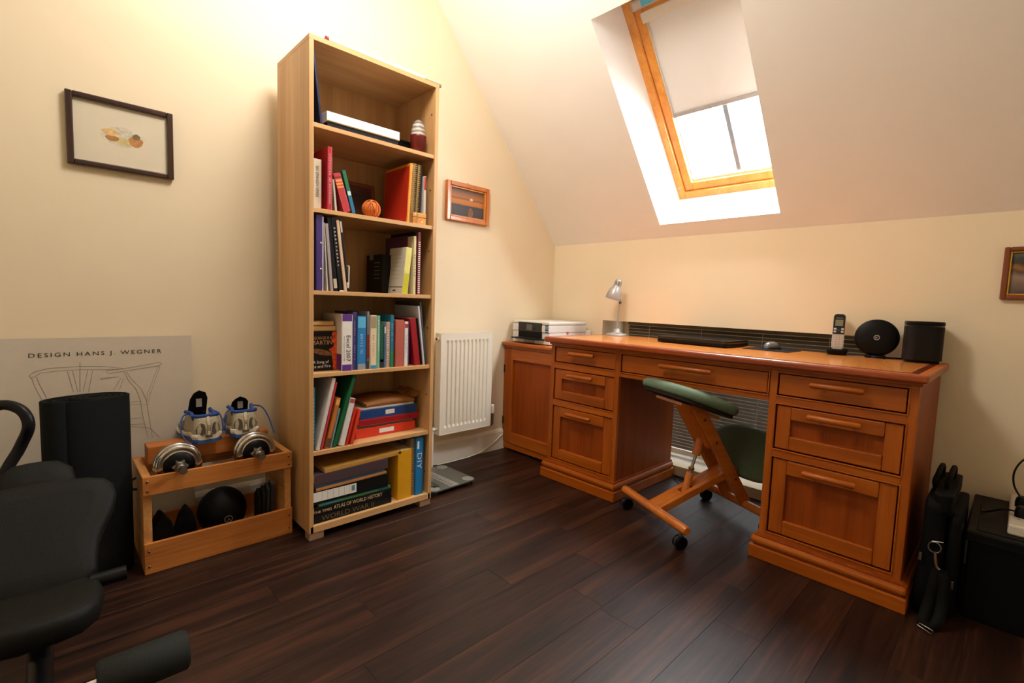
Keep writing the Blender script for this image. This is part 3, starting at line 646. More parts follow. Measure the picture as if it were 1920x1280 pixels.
book('grey brown softback between yellow box file and blue manual', yg-yb1-.001, .275, .2, (.44, yb1+.0005, zF), (142, 122, 104), marks=16, tcol=(206, 190, 170), tw=.7, th=.4)
yd0, yd1 = y_at(6, 1270, 740, .452), y_at(6, 1352, 730, .452)
dy = book('bright blue manual with big white capitals standing at end', yd1-yd0, .280, .22, (.452, yd0, zF), (22, 118, 178))
lettering(dy, 'DIY', (0, (yd1-yd0)/2, .165), (0, 0, -1), (0, 1, 0), w=.078, h=.024, m=PAPERW)
B(-.0002, .0006, .008, .018, .225, .262).build('spine_mark', PAPERW, dy)

# top compartment
zA = SH['A']
t = book('dark blue folder leaning against the bookcase side', .008, .272, .24, (.45, -1.897, zA), (24, 32, 74), lean=-.115, name='folder', cat='folder')
bxy0, bxy1 = y_at(1, 605, 950, .40), y_at(1, 1318, 1160, .40)
t = thing('lidded_box', 'shallow black box with white lid in the top compartment', 'box', (.40, bxy0, zA)); L_ = bxy1-bxy0
B(-.22, 0, 0, L_, 0, .040).build('body', mat('cover_34_34_38', (34, 34, 38), .4), t, bevel=.002)
B(-.224, .004, -.003, L_+.004, .0405, .078).build('lid', WHITE, t, bevel=.002)
B(.0041, .0046, 0, L_, .0405, .043).build('gold_trim', mat('gold_trim', (150, 128, 60), .4, .6), t)
yp = y_at(1, 1515, 1180, .40)
t = thing('plant_pot', 'dark red pot holding a grey striped shell', 'pot', (.40, yp, zA))
MB().lathe([(.026, 0), (.032, .004), (.037, .078), (.038, .085), (.033, .085), (.030, .02), (.0001, .018)], 28).build('pot', mat('oxblood_glaze', (98, 22, 18), .3), t)
t = thing('striped_shell', 'grey and white striped shell standing in dark red pot', 'shell', (.40, yp, zA+.02))
prof = []
for i in range(22): q = i/21; prof.append((max(.0004, (.024+.008*min(1, q*2.2))*math.sqrt(max(0, 1-max(0, (q-.45)/.55)**2.4))), .0+.140*q))
MB().lathe(prof, 22).build('shell', bands('shell_stripes', 'Z', 0, .15, [(0, (200, 188, 172)), (.5, (206, 196, 180)), (.54, (96, 86, 78)), (.60, (210, 200, 186)), (.66, (90, 80, 74)), (.73, (206, 196, 182)), (.79, (84, 74, 70)), (.86, (150, 140, 130)), (.9, (70, 62, 58)), (1, (130, 120, 112))], .10, 40), t)
t = thing('gift_box', 'small black box behind the dark red pot', 'box', (.30, -1.452, zA)); B(-.05, .05, -.04, .03, 0, .055).build('body', BLACK, t, bevel=.002); B(-.051, .051, -.041, .031, .056, .068).build('lid', BLACK, t, bevel=.002)
t = thing('figurine', 'tiny cream ornament behind the white lidded box', 'ornament', (.22, -1.50, zA)); MB().lathe([(.012, 0), (.013, .01), (.004, .03), (.004, .085), (.007, .092), (.0075, .1), (.004, .107), (.0001, .109)], 14).build('body', mat('cover_226_206_170', (226, 206, 170), .4), t)
# on top of the bookcase
t = thing('poster_roll', 'rolled white poster with red end lying on bookcase top', 'roll', (.456, -1.885, KH))
MB().tube([(0, .012, .0095), (-.004, .45, .0095)], .009, 16).build('roll', PAPERW, t); MB().tube([(.0004, .004, .0095), (-.0006, .016, .0095)], .0094, 16).build('red_end', mat('cover_160_44_48', (160, 44, 48), .5), t)
t = book('grey document case overhanging the end of bookcase top', .012, .10, .16, (.452, -1.338, KH), (134, 126, 120), flat=True, name='folder', cat='folder')

# ================================================================== desk
DK = Vector((1.37, -.33, 0))
dk = thing('pedestal_desk', 'cherry wood pedestal desk with seven drawers under skylight', 'desk', DK)
DZ = .808; YF = -.615; DX0, DX1 = .552, 2.174; PX0, PX1 = 1.012, 1.716; DYB = -.03
def dpart(name, m, *a, bevel=.0015, parent=None): return B(*a).build(name, m, dk if parent is None else parent, DK, bevel)
# top: veneer field with a red band and rounded cherry edging
TX0, TX1, TYF = .530, 2.196, -.660
top = MB()
def edge_prof(): return [(0, 0), (0, .010), (.006, .016), (.010, .022), (.010, .0), ]
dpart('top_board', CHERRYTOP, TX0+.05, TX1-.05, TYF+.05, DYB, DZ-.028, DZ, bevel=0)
for a in ((TX0+.030, TX1-.030, TYF+.030, TYF+.05), (TX0+.030, TX0+.05, TYF+.05, DYB), (TX1-.05, TX1-.030, TYF+.05, DYB)):
    dpart('inlay_band', REDBAND, *a, DZ-.026, DZ, bevel=0)
EDG = wood('cherry_edging', (120, 46, 8), (146, 60, 12), (162, 74, 18), 'X', 1.1, .34, coat=.15, bump=.02)
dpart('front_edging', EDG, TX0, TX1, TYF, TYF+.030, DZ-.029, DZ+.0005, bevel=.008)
dpart('side_edging', CHERRYX, TX0, TX0+.030, TYF+.030, DYB, DZ-.029, DZ+.0005, bevel=.006)
dpart('side_edging', CHERRYX, TX1-.030, TX1, TYF+.030, DYB, DZ-.029, DZ+.0005, bevel=.006)
dpart('under_moulding', CHERRYX, DX0-.008, DX1+.008, YF-.010, DYB-.01, DZ-.042, DZ-.029, bevel=.004)
def pedestal(x0, x1):
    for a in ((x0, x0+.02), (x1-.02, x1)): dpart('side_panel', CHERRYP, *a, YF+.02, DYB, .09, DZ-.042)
    dpart('back_panel', CHERRYP, x0+.02, x1-.02, DYB-.015, DYB, .09, DZ-.042)
    for a in ((x0, x0+.026), (x1-.026, x1)): dpart('stile', CHERRY, *a, YF, YF+.02, .09, DZ-.042)
    for z0, z1 in ((.760, DZ-.042), (.637, .664), (.426, .452), (.09, .110)): dpart('rail', CHERRYX, x0+.026, x1-.026, YF, YF+.02, z0, z1)
    # plinth with a rounded moulding
    for nm, e, z0, z1, bv, m in (('plinth', .026, 0, .052, .004, CHERRYX), ('plinth_moulding', .024, .058, .088, .011, CHERRYX), ('plinth_cove', .012, .05, .096, .002, CHERRYP)):
        dpart(nm, m, x0-e+.002, x1+e-.002, YF-e-.006, DYB, z0, z1, bevel=bv)
def handle(parent, xc, z, w, y):
    mb = MB(); mb.tube([(xc-w/2, y-.029, z), (xc-w/2+.004, y-.030, z), (xc+w/2-.004, y-.030, z), (xc+w/2, y-.029, z)], [.0085, .0108, .0108, .0085], 14)
    h = mb.build('handle', CHERRYX, parent, DK)
    for s in (-1, 1):
        MB().cyl((xc+s*w*.32, y, z), (xc+s*w*.32, y-.024, z), .006, 10).build('handle_post', CHERRYP, parent, DK)
def drawer(x0, x1, z0, z1, kind, hz=None, hw=.165):
    g = .0055; y = YF+.004
    root = dpart('drawer', CHERRYX if kind == 'flat' else CHERRYP, x0+g, x1-g, y+(.0 if kind == 'flat' else .012), y+.022, z0+g, z1-g, bevel=.0015)
    # cock bead round the opening
    for a in ((x0-.004, x0+.001, z0-.004, z1+.004), (x1-.001, x1+.004, z0-.004, z1+.004), (x0, x1, z0-.004, z0+.001), (x0, x1, z1-.001, z1+.004)):
        B(a[0], a[1], YF-.003, YF+.004, a[2], a[3]).build('bead', CHERRYX, dk, DK, .0012)
    if kind == 'panel':
        sw = .055; rh = .052 if z1-z0 < .25 else .056
        for a in ((x0+g, x0+sw, z0+g, z1-g), (x1-sw, x1-g, z0+g, z1-g)): B(a[0], a[1], y, y+.014, a[2], a[3]).build('drawer_stile', CHERRY, root, DK, .002)
        for a in ((x0+sw, x1-sw, z1-g-rh, z1-g), (x0+sw, x1-sw, z0+g, z0+g+rh)): B(a[0]+.0006, a[1]-.0006, y-.004, y+.014, a[2], a[3]).build('drawer_rail', CHERRYX, root, DK, .004)
        hy = y-.004
    else: hy = y
    handle(root, (x0+x1)/2, hz, hw, hy)
for x0, x1 in ((DX0, PX0), (PX1, DX1)):
    pedestal(x0, x1); xa, xb = x0+.027, x1-.027
    drawer(xa, xb, .667, .757, 'flat', .727); drawer(xa, xb, .454, .634, 'panel', .606); drawer(xa, xb, .112, .422, 'panel', .391)
dpart('kneehole_rail', CHERRYX, PX0, PX1, YF, YF+.02, .640, .661); dpart('kneehole_rail', CHERRYX, PX0, PX1, YF, YF+.02, .760, DZ-.042)
dpart('drawer_box', CHERRYP, PX0, PX1, YF+.028, -.14, .655, .76)
drawer(PX0+.006, PX1-.006, .664, .757, 'flat', .725, .245)

# ================================================================== corner cabinet
CB = Vector((.27, -.24, 0)); cy = -.4705
cb = thing('corner_cabinet', 'cherry wood cupboard in the corner under the printer', 'cabinet', CB)
def cpart(n, m, *a, bevel=.0015, parent=None): return B(*a).build(n, m, cb if parent is None else parent, CB, bevel)
cpart('body', CHERRYP, .003, .520, cy+.022, -.02, .03, .695); cpart('base', CHERRYX, .003, .520, cy+.004, -.02, .012, .05)
cpart('top', CHERRYX, .001, .528, cy-.026, -.003, .707, .7290, bevel=.006); cpart('top_moulding', CHERRYX, .002, .524, cy-.012, -.01, .692, .708, bevel=.004)
cd_ = cpart('door', CHERRYP, .08, .44, cy+.014, cy+.022, .06, .69)
for a in ((.004, .088), (.432, .518)): cpart('door_stile', CHERRY, *a, cy, cy+.022, .052, .690, bevel=.003, parent=cd_)
for a in ((.614, .690), (.052, .124)): cpart('door_rail', CHERRYX, .0885, .4315, cy-.003, cy+.018, *a, bevel=.003, parent=cd_)
for z in (.55, .20):
    MB().cyl((.012, cy-.003, z-.026), (.012, cy-.003, z+.026), .005, 10).build('hinge', mat('dark_brass', (84, 52, 24), .4, .6), cd_, CB)
for x in (.03, .49):
    for y in (cy+.03, -.06): cpart('foot', CHERRYP, x-.02, x+.02, y-.02, y+.02, 0, .012)

# ================================================================== printer
PR = Vector((.19, -.23, .729)); pr = thing('printer', 'white inkjet printer with black control panel on the corner cabinet', 'printer', PR)
PWH = mat('printer_white', (226, 224, 218), .35, var=.01)
def ppart(n, m, *a, bevel=.003, parent=None): return B(*a).build(n, m, pr if parent is None else parent, PR, bevel)
px0, px1, py0, py1, pz = .022, .352, -.420, -.045, .729
ppart('lower_body', PWH, px0, px1, py0+.004, py1, pz+.004, pz+.078); ppart('upper_body', PWH, px0, px1, py0, py1, pz+.080, pz+.125)
ppart('lid', PWH, px0, px1, py0, py1, pz+.127, pz+.148, bevel=.006)
fp = ppart('control_panel', mat('gloss_black', (18, 18, 18), .15), px0+.058, px1-.062, py0-.004, py0+.01, pz+.078, pz+.138, bevel=.002)
ppart('screen', mat('printer_screen', (96, 92, 86), .2), px0+.135, px0+.185, py0-.0046, py0-.003, pz+.088, pz+.126, bevel=0, parent=fp)
for i in range(4): ppart('button', DKGREY, px0+.20+.016*(i % 2), px0+.208+.016*(i % 2), py0-.0048, py0-.003, pz+.094+.014*(i//2), pz+.101+.014*(i//2), bevel=.001, parent=fp)
ppart('paper_slot', BLACK, px0+.058, px1-.062, py0-.001, py0+.02, pz+.040, pz+.078, bevel=0)
ppart('output_tray', BLACK, px0+.035, px1-.04, py0-.045, py0+.01, pz+.030, pz+.038, bevel=.002)
ppart('paper_cassette', mat('cassette_grey', (150, 148, 144), .4), px0+.11, px0+.20, py0-.002, py0+.01, pz+.006, pz+.028, bevel=.002)
for i, c in enumerate(((60, 108, 170), (40, 48, 92), (70, 140, 120), (44, 56, 96))): ppart('feature_sticker', mat('sticker_%d' % i, c, .4), px1-.034, px1-.008, py0-.0012, py0+.001, pz+.078+.014*i, pz+.088+.014*i, bevel=0)
ppart('feature_sticker', mat('sticker_red', (196, 96, 96), .4), px1-.001, px1+.0006, py0+.17, py0+.19, pz+.066, pz+.084, bevel=0)
ppart('rear_cover', PWH, px1-.05, px1+.02, py1, py1+.03, pz+.02, pz+.09)
for x in (px0+.03, px1-.03):
    for y in (py0+.04, py1-.04): ppart('foot', DKGREY, x-.012, x+.012, y-.012, y+.012, pz, pz+.005, bevel=0)

# ================================================================== things on the desk
LM = mat('lamp_silver', (168, 165, 162), .32, .35)
lx, ly = .637, -.10
la = thing('desk_lamp', 'silver grey desk lamp with bell shade at the back of desk', 'lamp', (lx, ly, DZ))
MB().lathe([(.066, 0), (.067, .006), (.060, .012), (.030, .018), (.024, .026), (.023, .036), (.010, .044), (.006, .046)], 36).build('base', LM, la)
MB().tube([(0, 0, .044), (.001, 0, .12), (.008, .004, .20)], .0055, 12).build('stem', LM, la)
jn = MB(); jn.ball((.009, .004, .207), .010, 14, 8); jn.tube([(.009, .004, .205), (.010, .0, .232), (.002, -.006, .243)], .006, 10); jn.build('joint', mat('lamp_joint', (84, 78, 74), .4, .5), la)
Mh = Matrix.Translation((-.030, -.014, .238)) @ Matrix.Rotation(math.radians(14), 4, 'Y') @ Matrix.Rotation(math.radians(-6), 4, 'X')
sh = MB(); pr_o = [(.048, -.012), (.049, .0), (.046, .022), (.039, .045), (.029, .062), (.023, .074), (.0226, .080), (.0213, .100), (.021, .104), (.019, .111), (.014, .114), (.0001, .115)]
sh.lathe(pr_o, 32, Mh, False); sh.lathe([(r-.0015 if r > .002 else .0001, z-.001) for r, z in pr_o], 32, Mh, False); 
keep = [i for i in range(len(sh.f)) if not ((i % (11*32))//32 == 6 and i % 4 == 0)]      # eight vent openings through both skins
sh.f = [sh.f[i] for i in keep]; sh.mi = [sh.mi[i] for i in keep]; sh.sm = [sh.sm[i] for i in keep]
s_ = sh.build('shade', LM, la)
MB().lathe([(.0001, 0), (.018, .012), (.024, .03), (.014, .05), (.012, .07)], 20, Mh).build('bulb', mat('bulb_glass', (214, 206, 200), .2), la)
# laptop
t = thing('laptop', 'closed black laptop lying on the desk beside the mouse mat', 'laptop', (1.225, -.185, DZ), (0, 0, math.radians(-3)))
mb = MB(); mb.prism([(x, y) for x, y in rrect(.385, .255, .018)], .004, .020, 'z'); mb.build('base', BLACK, t, bevel=.003)
mb = MB(); mb.prism([(x, y) for x, y in rrect(.385, .255, .018)], .0205, .035, 'z'); mb.build('lid', mat('laptop_lid', (30, 29, 28), .14), t, bevel=.003)
for s in (-1, 1): MB().cyl((s*.13-.03, .127, .020), (s*.13+.03, .127, .020), .007, 12).build('hinge', BLACK, t)
for x in (-.16, .16):
    for y in (-.10, .10): B(x-.012, x+.012, y-.006, y+.006, 0, .004).build('foot', DKGREY, t)
# mouse mat and mouse
t = thing('mouse_mat', 'thin black mouse mat on the desk under the mouse', 'mouse mat', (1.560, -.150, DZ), (0, 0, math.radians(-4)))
mb = MB(); mb.prism(rrect(.205, .175, .008), 0, .003, 'z'); mb.build('cloth_top', mat('mat_black', (22, 21, 22), .8), t)
t = thing('computer_mouse', 'grey and black computer mouse on the black mat', 'mouse', (1.552, -.13, DZ+.003), (0, 0, math.radians(70)))
def dome(a, b, h, z0=0, n=24, m=7, e=.75):
    mb = MB(); rings = []
    for i in range(m+1):
        q = i/m*PI/2; rings.append([(a*math.cos(q)**e*math.cos(2*PI*j/n), b*math.cos(q)**e*math.sin(2*PI*j/n), z0+h*math.sin(q)) for j in range(n)])
    mb.loft(rings); return mb
dome(.055, .034, .017).build('body', BLACK, t); dome(.045, .027, .030, .006).build('top_shell', mat('mouse_grey', (112, 108, 106), .3, .3), t)
MB().cyl((.026, -.004, .026), (.026, .004, .026), .008, 14).build('scroll_wheel', DKGREY, t)
# cordless phone
t = thing('cordless_phone', 'silver and black cordless phone standing in its charger', 'phone', (1.812, -.075, DZ), (0, 0, math.radians(12)))
mb = MB(); rings = []
for z, sc in ((0, .86), (.006, .92), (.020, 1.0), (.027, 1.02), (.024, .9)): rings.append([(p[0]*sc, p[1]*sc, z) for p in rrect(.082, .082, .014)])
mb.loft(rings); mb.build('charger', BLACK, t)
Mp = Matrix.Translation((0, 0, .022)) @ Matrix.Rotation(math.radians(-9), 4, 'X')
hb = MB(); hb.prism(rrect(.047, .165, .014, 6), -.011, .011, 'y', M=Mp @ Matrix.Translation((0, 0, .0825))); hs = hb.build('handset', mat('phone_silver', (186, 176, 168), .35, .2), t, bevel=.003, recalc=True)
mb = MB(); pl = rrect(.044, .16, .013, 6); pl = [(x, z) for x, z in pl if z > -.01]; pl = [(x, max(z, -.008)) for x, z in pl]+[(-.022, -.008), (.022, -.008)]
mb.prism([(-.022, -.012), (.022, -.012)]+[p for p in rrect(.044, .16, .013, 6) if p[1] > 0], -.0122, -.0112, 'y', M=Mp @ Matrix.Translation((0, 0, .0825))); mb.build('front_panel', mat('phone_black', (20, 20, 21), .2), hs, recalc=True)
B(-.015, .015, -.0128, -.0120, .108, .137, M=Mp).build('display', mat('lcd_green', (118, 124, 104), .3), hs)
lettering(hs, 'Panasonic', Mp @ Vector((0, -.0122, .145)), (1, 0, 0), Mp.to_3x3() @ Vector((0, 0, 1)), w=.024, h=.004, m=PAPERW)
for i in range(3):
    for j in range(5): B(-.017+.0125*i, -.0085+.0125*i, -.0122, -.0108, .016+.0105*j, .0225+.0105*j, M=Mp).build('key', mat('phone_key', (206, 198, 190), .4), hs)
for x in (-.019, .009):
    for z in (.078, .090): B(x, x+.010, -.0132, -.0120, z, z+.008, M=Mp).build('soft_key', mat('softkey', (190, 188, 190), .4), hs)
mb = MB(); mb.lathe([(.0075, 0), (.0075, .0015), (.006, .002)], 18, Mp @ Matrix.Translation((0, -.0118, .088)) @ Matrix.Rotation(PI/2, 4, 'X')); mb.build('navigation_key', DKGREY, hs)
# router disc
t = thing('router', 'round black disc shaped router with white circle mark on desk', 'router', (1.955, -.075, DZ), (0, 0, math.radians(10)))
Mr = Matrix.Translation((0, 0, .088)) @ Matrix.Rotation(PI/2-math.radians(4), 4, 'X')
mb = MB(); mb.lathe([(.0001, -.024), (.045, -.022), (.070, -.014), (.080, -.002), (.078, .006), (.066, .013), (.040, .018), (.0001, .020)], 48, Mr, False); rbod = mb.build('body', mat('router_black', (11, 11, 11), .5), t)
mb = MB(); mb.lathe([(.0088, .0205), (.0088, .0212), (.0105, .0212), (.0105, .0190)], 28, Mr, False); mb.build('logo_ring', mat('logo_white', (210, 208, 206), .4), rbod)
lettering(rbod, 'BT', Mr @ Vector((0, 0, .0206)), (1, 0, 0), Mr.to_3x3() @ Vector((0, 1, 0)), w=.0095, h=.0065, m=_M['logo_white'])
mb = MB(); mb.prism(rrect(.075, .05, .018), 0, .012, 'z'); mb.build('stand', BLACK, t, bevel=.003)
mb = MB(); mb.tube([(.035, .01, .003), (.07, .02, .0035), (.11, .03, .0035)], .003, 8); mb.build('cable', BLACK, t)
B(-.012, .002, -.0262, -.0245, .004, .008).build('status_light', mat('blue_led', (40, 50, 150), .4), t)
# speaker
t = thing('speaker', 'black rounded square loudspeaker at the end of the desk', 'speaker', (2.112, -.095, DZ), (0, 0, math.radians(14)))
mb = MB(); mb.prism(rrect(.108, .108, .03, 7), 0, .010, 'z'); mb.build('base', BLACKM, t)
mb = MB(); mb.prism(rrect(.122, .122, .036, 8), .010, .148, 'z'); mb.smooth = True; mb.build('grille', mat('speaker_mesh', (24, 20, 19), .5, bump=.4, bscale=900), t, bevel=.002)
mb = MB(); mb.prism(rrect(.122, .122, .036, 8), .150, .167, 'z'); mb.build('top_cap', BLACK, t, bevel=.003)
mb = MB(); mb.prism(rrect(.06, .004, .0018), .1672, .1678, 'z'); mb.build('touch_bar', DKGREY, t)

# ================================================================== kneeling chair (local: s along +x, across = +y (far side), z up)
KC = thing('kneeling_chair', 'beech kneeling chair with green cushions pushed under desk', 'chair', (1.301, -.728, 0), (0, 0, math.radians(65.8)))
# local +x = towards the desk; local +y = left of travel
def bar(x, z, w):
    mb = MB(); mb.tube([(x, -w/2, z), (x, -w/2+.008, z), (x, w/2-.008, z), (x, w/2, z)], [.015, .020, .020, .015], 18); return mb.build('cross_bar', CHAIRW, KC)
bar(0, .088, .47); bar(.475, .080, .44)
for x, w in ((0, .40), (.475, .38)):
    for s in (-1, 1):
        y = s*w/2
        cw = MB(); cw.tube([(x-.004, y-.016, .027), (x-.004, y+.016, .027)], .027, 20); c_ = cw.build('caster', BLACK, KC)
        MB().cyl((x, y, .045), (x, y, .078), .008, 10).build('caster_stem', STEEL, c_)
        hd = MB(); hd.tube([(x-.004, y-.004, .027), (x-.004, y+.004, .027)], .0285, 20); hd.build('caster_hood', DKGREY, c_)
def beam(p0, p1, y0, y1, th):
    d = Vector((p1[0]-p0[0], 0, p1[1]-p0[1])).normalized(); n = Vector((-d.z, 0, d.x))*th/2
    a, b = Vector((p0[0], 0, p0[1])), Vector((p1[0], 0, p1[1]))
    return MB().prism([((a-n).x, (a-n).z), ((b-n).x, (b-n).z), ((b+n).x, (b+n).z), ((a+n).x, (a+n).z)], y0, y1, 'y')
for y0, y1 in ((-.043, -.018), (.018, .043)): beam((.008, .088), (.43, .245), y0, y1, .034).build('lower_beam', CHAIRW, KC, bevel=.003, recalc=True)
beam((.008, .090), (.145, .141), -.018, .018, .030).build('beam_block', CHAIRW, KC, bevel=.002, recalc=True)
beam((.205, .163), (.43, .247), -.018, .018, .030).build('beam_block', CHAIRW, KC, bevel=.002, recalc=True)
for y0, y1 in ((-.068, -.045), (.045, .068)):
    MB().prism([(.115, .578), (.205, .548), (.500, .100), (.490, .072), (.455, .076), (.440, .098)], y0, y1, 'y').build('seat_post', CHAIRW, KC, bevel=.003, recalc=True)
beam((.125, .565), (.262, .364), -.045, .045, .022).build('post_board', CHAIRW, KC, recalc=True)
for x, z in ((.2, .50), (.275, .39), (.40, .21)):
    for s in (-1, 1): MB().cyl((x, s*.066, z), (x, s*.0705, z), .006, 10).build('bolt', STEEL, KC)
MB().cyl((.172, 0, .14), (.196, 0, .236), .0175, 18).build('strut_sleeve', CHAIRW, KC)
MB().cyl((.192, 0, .225), (.228, 0, .335), .007, 12).build('strut_rod', STEEL, KC)
MB().lathe([(.012, -.008), (.014, 0), (.012, .008)], 14, Matrix.Translation((.202, 0, .255))).build('strut_collar', mat('brass', (160, 110, 60), .35, .7), KC)
MB().cyl((.222, 0, .318), (.25, 0, .43), .0185, 18).build('strut_sleeve', CHAIRW, KC)
MB().cyl((.252, -.05, .425), (.252, .05, .425), .009, 12).build('strut_pin', STEEL, KC)
GREEN = mat('seat_green_fabric', (98, 118, 96), .85, var=.05, bump=.3, bscale=700)
def cushion(name, L, W, T, M, m, board=True, p=2.8):
    mb = MB(); n = 40; rings = []
    def sup(a, sc): c, s = math.cos(a), math.sin(a); return (L/2*sc*math.copysign(abs(c)**(2/p), c), W/2*sc*math.copysign(abs(s)**(2/p), s))
    for z, sc in ((0, .93), (.004, .975), (T*.35, 1.0), (T*.65, .985), (T*.85, .93), (T*.97, .80), (T*1.06, .5), (T*1.08, .12)):
        rings.append([M @ Vector((*sup(2*PI*j/n, sc), z)) for j in range(n)])
    mb.loft(rings); c = mb.build(name, m, KC)
    b2 = MB(); b2.loft([[M @ Vector((*sup(2*PI*j/n, .93), z)) for j in range(n)] for z in (-.014, .0)]); b2.build(name+'_board', mat('seat_board', (30, 26, 22), .6), c)
    return c
cushion('seat', .345, .44, .050, Matrix.Translation((.150, 0, .578)) @ Matrix.Rotation(math.radians(19), 4, 'Y'), GREEN)
beam((.05, .583), (.26, .511), -.09, .09, .012).build('seat_bracket', CHAIRW, KC, recalc=True)
cushion('knee_rest', .255, .47, .05, Matrix.Translation((.535, 0, .300)) @ Matrix.Rotation(math.radians(-52), 4, 'Y'), GREEN)
beam((.42, .235), (.56, .262), -.044, .044, .022).build('knee_bracket', CHAIRW, KC, bevel=.002, recalc=True)

# ================================================================== radiator on the left wall
RA = Vector((.06, -.86, .2075)); ra = thing('radiator', 'white panel radiator on the cream wall beside bookcase', 'radiator', RA)
rx, ry0, ry1, rz0, rz1 = .100, -1.057, -.664, .2075, .798
RW = mat('radiator_enamel', (232, 226, 210), .35, var=.01)
# fluted front: profile along y
pts = []; nfl = 11; m_ = .030; pw = (ry1-ry0-2*m_)/nfl
pts.append((ry0, 0))
for i in range(nfl):
    y = ry0+m_+i*pw
    for q, d in ((.12, 0), (.26, -.008), (.62, -.008), (.78, 0)): pts.append((y+pw*q, d))
pts.append((ry1, 0))
mb = MB(); fz0, fz1 = rz0+.040, rz1-.040
n = len(pts)
rows = [(rz0, 0), (fz0-.004, 0), (fz0+.012, 1), (fz1-.012, 1), (fz1+.004, 0), (rz1, 0)]
vs = [(rx+d*k, y, z) for z, k in rows for y, d in pts]; fs = []
for i in range(len(rows)-1):
    for j in range(n-1): a = i*n+j; fs.append((a, a+1, a+n+1, a+n))
mb.add(vs, fs); mb.box(rx-.018, rx-.0085, ry0+.001, ry1-.001, rz0+.001, rz1-.001); mb.build('front_panel', RW, ra, RA)
for y0, y1 in ((ry0-.002, ry0+.006), (ry1-.006, ry1+.002)): B(.045, rx+.001, y0, y1, rz0-.002, rz1+.002).build('side_cover', RW, ra, RA, .002)
gr = MB()
for a in ((.045, .052), (.088, rx+.001)): gr.box(a[0], a[1], ry0, ry1, rz1-.002, rz1+.004)
for i in range(13): gr.box(.052, .088, ry0+.009+.031*i-(.009 if i == 0 else 0), ry0+.020+.031*i if i < 12 else ry1, rz1-.002, rz1+.004)
gr.build('top_grille', RW, ra, RA)
B(.045, rx+.001, ry0, ry1, rz0-.004, rz0+.002).build('bottom_seam', RW, ra, RA)
B(.048, .058, ry0+.002, ry1-.002, rz0+.02, rz1-.02).build('rear_panel', RW, ra, RA)
for y in (ry0+.06, ry1-.06): B(0, .05, y-.012, y+.012, .35, .70).build('wall_bracket', RW, ra, RA)
MB().cyl((.075, ry0, rz1-.03), (.075, ry0-.016, rz1-.03), .014, 16).build('bleed_plug', RW, ra, RA); MB().cyl((.075, ry0-.015, rz1-.03), (.075, ry0-.018, rz1-.03), .007, 12).build('bleed_valve', mat('dark_brass', (84, 52, 24), .4, .6), ra, RA)
mb = MB(); mb.tube([(.072, ry0+.004, rz0+.03), (.072, ry0-.03, rz0+.03)], .011, 14); mb.tube([(.072, ry0-.03, rz0+.045), (.072, ry0-.03, .0)], .0075, 12); mb.build('lockshield_pipe', WHITE, ra, RA)
mb = MB(); mb.tube([(.072, ry1-.004, rz0+.03), (.072, ry1+.035, rz0+.03)], .010, 14); mb.tube([(.072, ry1+.035, rz0+.055), (.072, ry1+.035, rz0-.004), (.066, ry1+.035, rz0-.012), (.0, ry1+.035, rz0-.012)], .0085, 12); mb.tube([(.072, ry1+.035, rz0-.005), (.072, ry1+.035, rz0+.07)], .013, 14); vb_ = mb.build('valve_body', mat('old_chrome', (128, 116, 102), .35, .8), ra, RA)
MB().lathe([(.015, 0), (.016, .004), (.0165, .05), (.013, .056), (.0001, .057)], 20, Matrix.Translation((.072, ry1+.035, rz0+.07))).build('thermostat_head', RW, vb_, RA)
for i in range(10):
    a = 2*PI*i/10; B(.015, .0175, -.0015, .0015, .012, .045, M=Matrix.Translation((.072, ry1+.035, rz0+.07)) @ Matrix.Rotation(a, 4, 'Z')).build('grip_rib', RW, vb_, RA)
# phone cable on the floor by the skirting
t = MB().tube([(.0185, -.478, .10), (.02, -.53, .07), (.022, -.60, .035), (.026, -.68, .012), (.030, -.78, .0035), (.034, -.92, .003), (.030, -1.02, .003)], .0036, 8).build('white_cable', mat('cable_white', (236, 230, 216), .5), origin=(.02, -.7, 0))
tag(t, 'white cable running down the skirting board by the corner cabinet', 'cable')

# ================================================================== bathroom scale
SC = Vector((.262, -1.175, 0)); sc = thing('bathroom_scale', 'grey glass bathroom scale on the floor below radiator', 'scale', SC, (0, 0, math.radians(2)))
mb = MB(); mb.prism(rrect(.30, .30, .03), .022, .029, 'z'); mb.build('glass_plate', mat('smoked_glass', (96, 98, 90), .1, var=.02), sc, bevel=.001)
mb = MB(); mb.box(-.15, .15, -.028, .028, .0292, .0305); st_ = mb.build('centre_strip', mat('scale_silver', (150, 148, 142), .35, .3), sc)
for i in range(12): B(-.135+.0235*i, -.128+.0235*i, -.016, -.004, .0305, .0309).build('grip_mark', DKGREY, st_)
for x in (-1, 1):
    for y in (-1, 1):
        mb = MB(); mb.prism([(p[0]+x*.115, p[1]+y*.115) for p in rrect(.062, .062, .028)], .0292, .0302, 'z'); mb.build('corner_plate', mat('scale_corner', (136, 138, 130), .3), sc)
        MB().cyl((x*.115, y*.115, 0), (x*.115, y*.115, .022), .026, 18).build('foot', DKGREY, sc)
mb = MB(); mb.prism(rrect(.10, .05, .02), .0292, .0302, 'z', M=Matrix.Translation((.06, -.085, 0))); mb.build('display', mat('scale_display', (70, 72, 66), .2), sc)

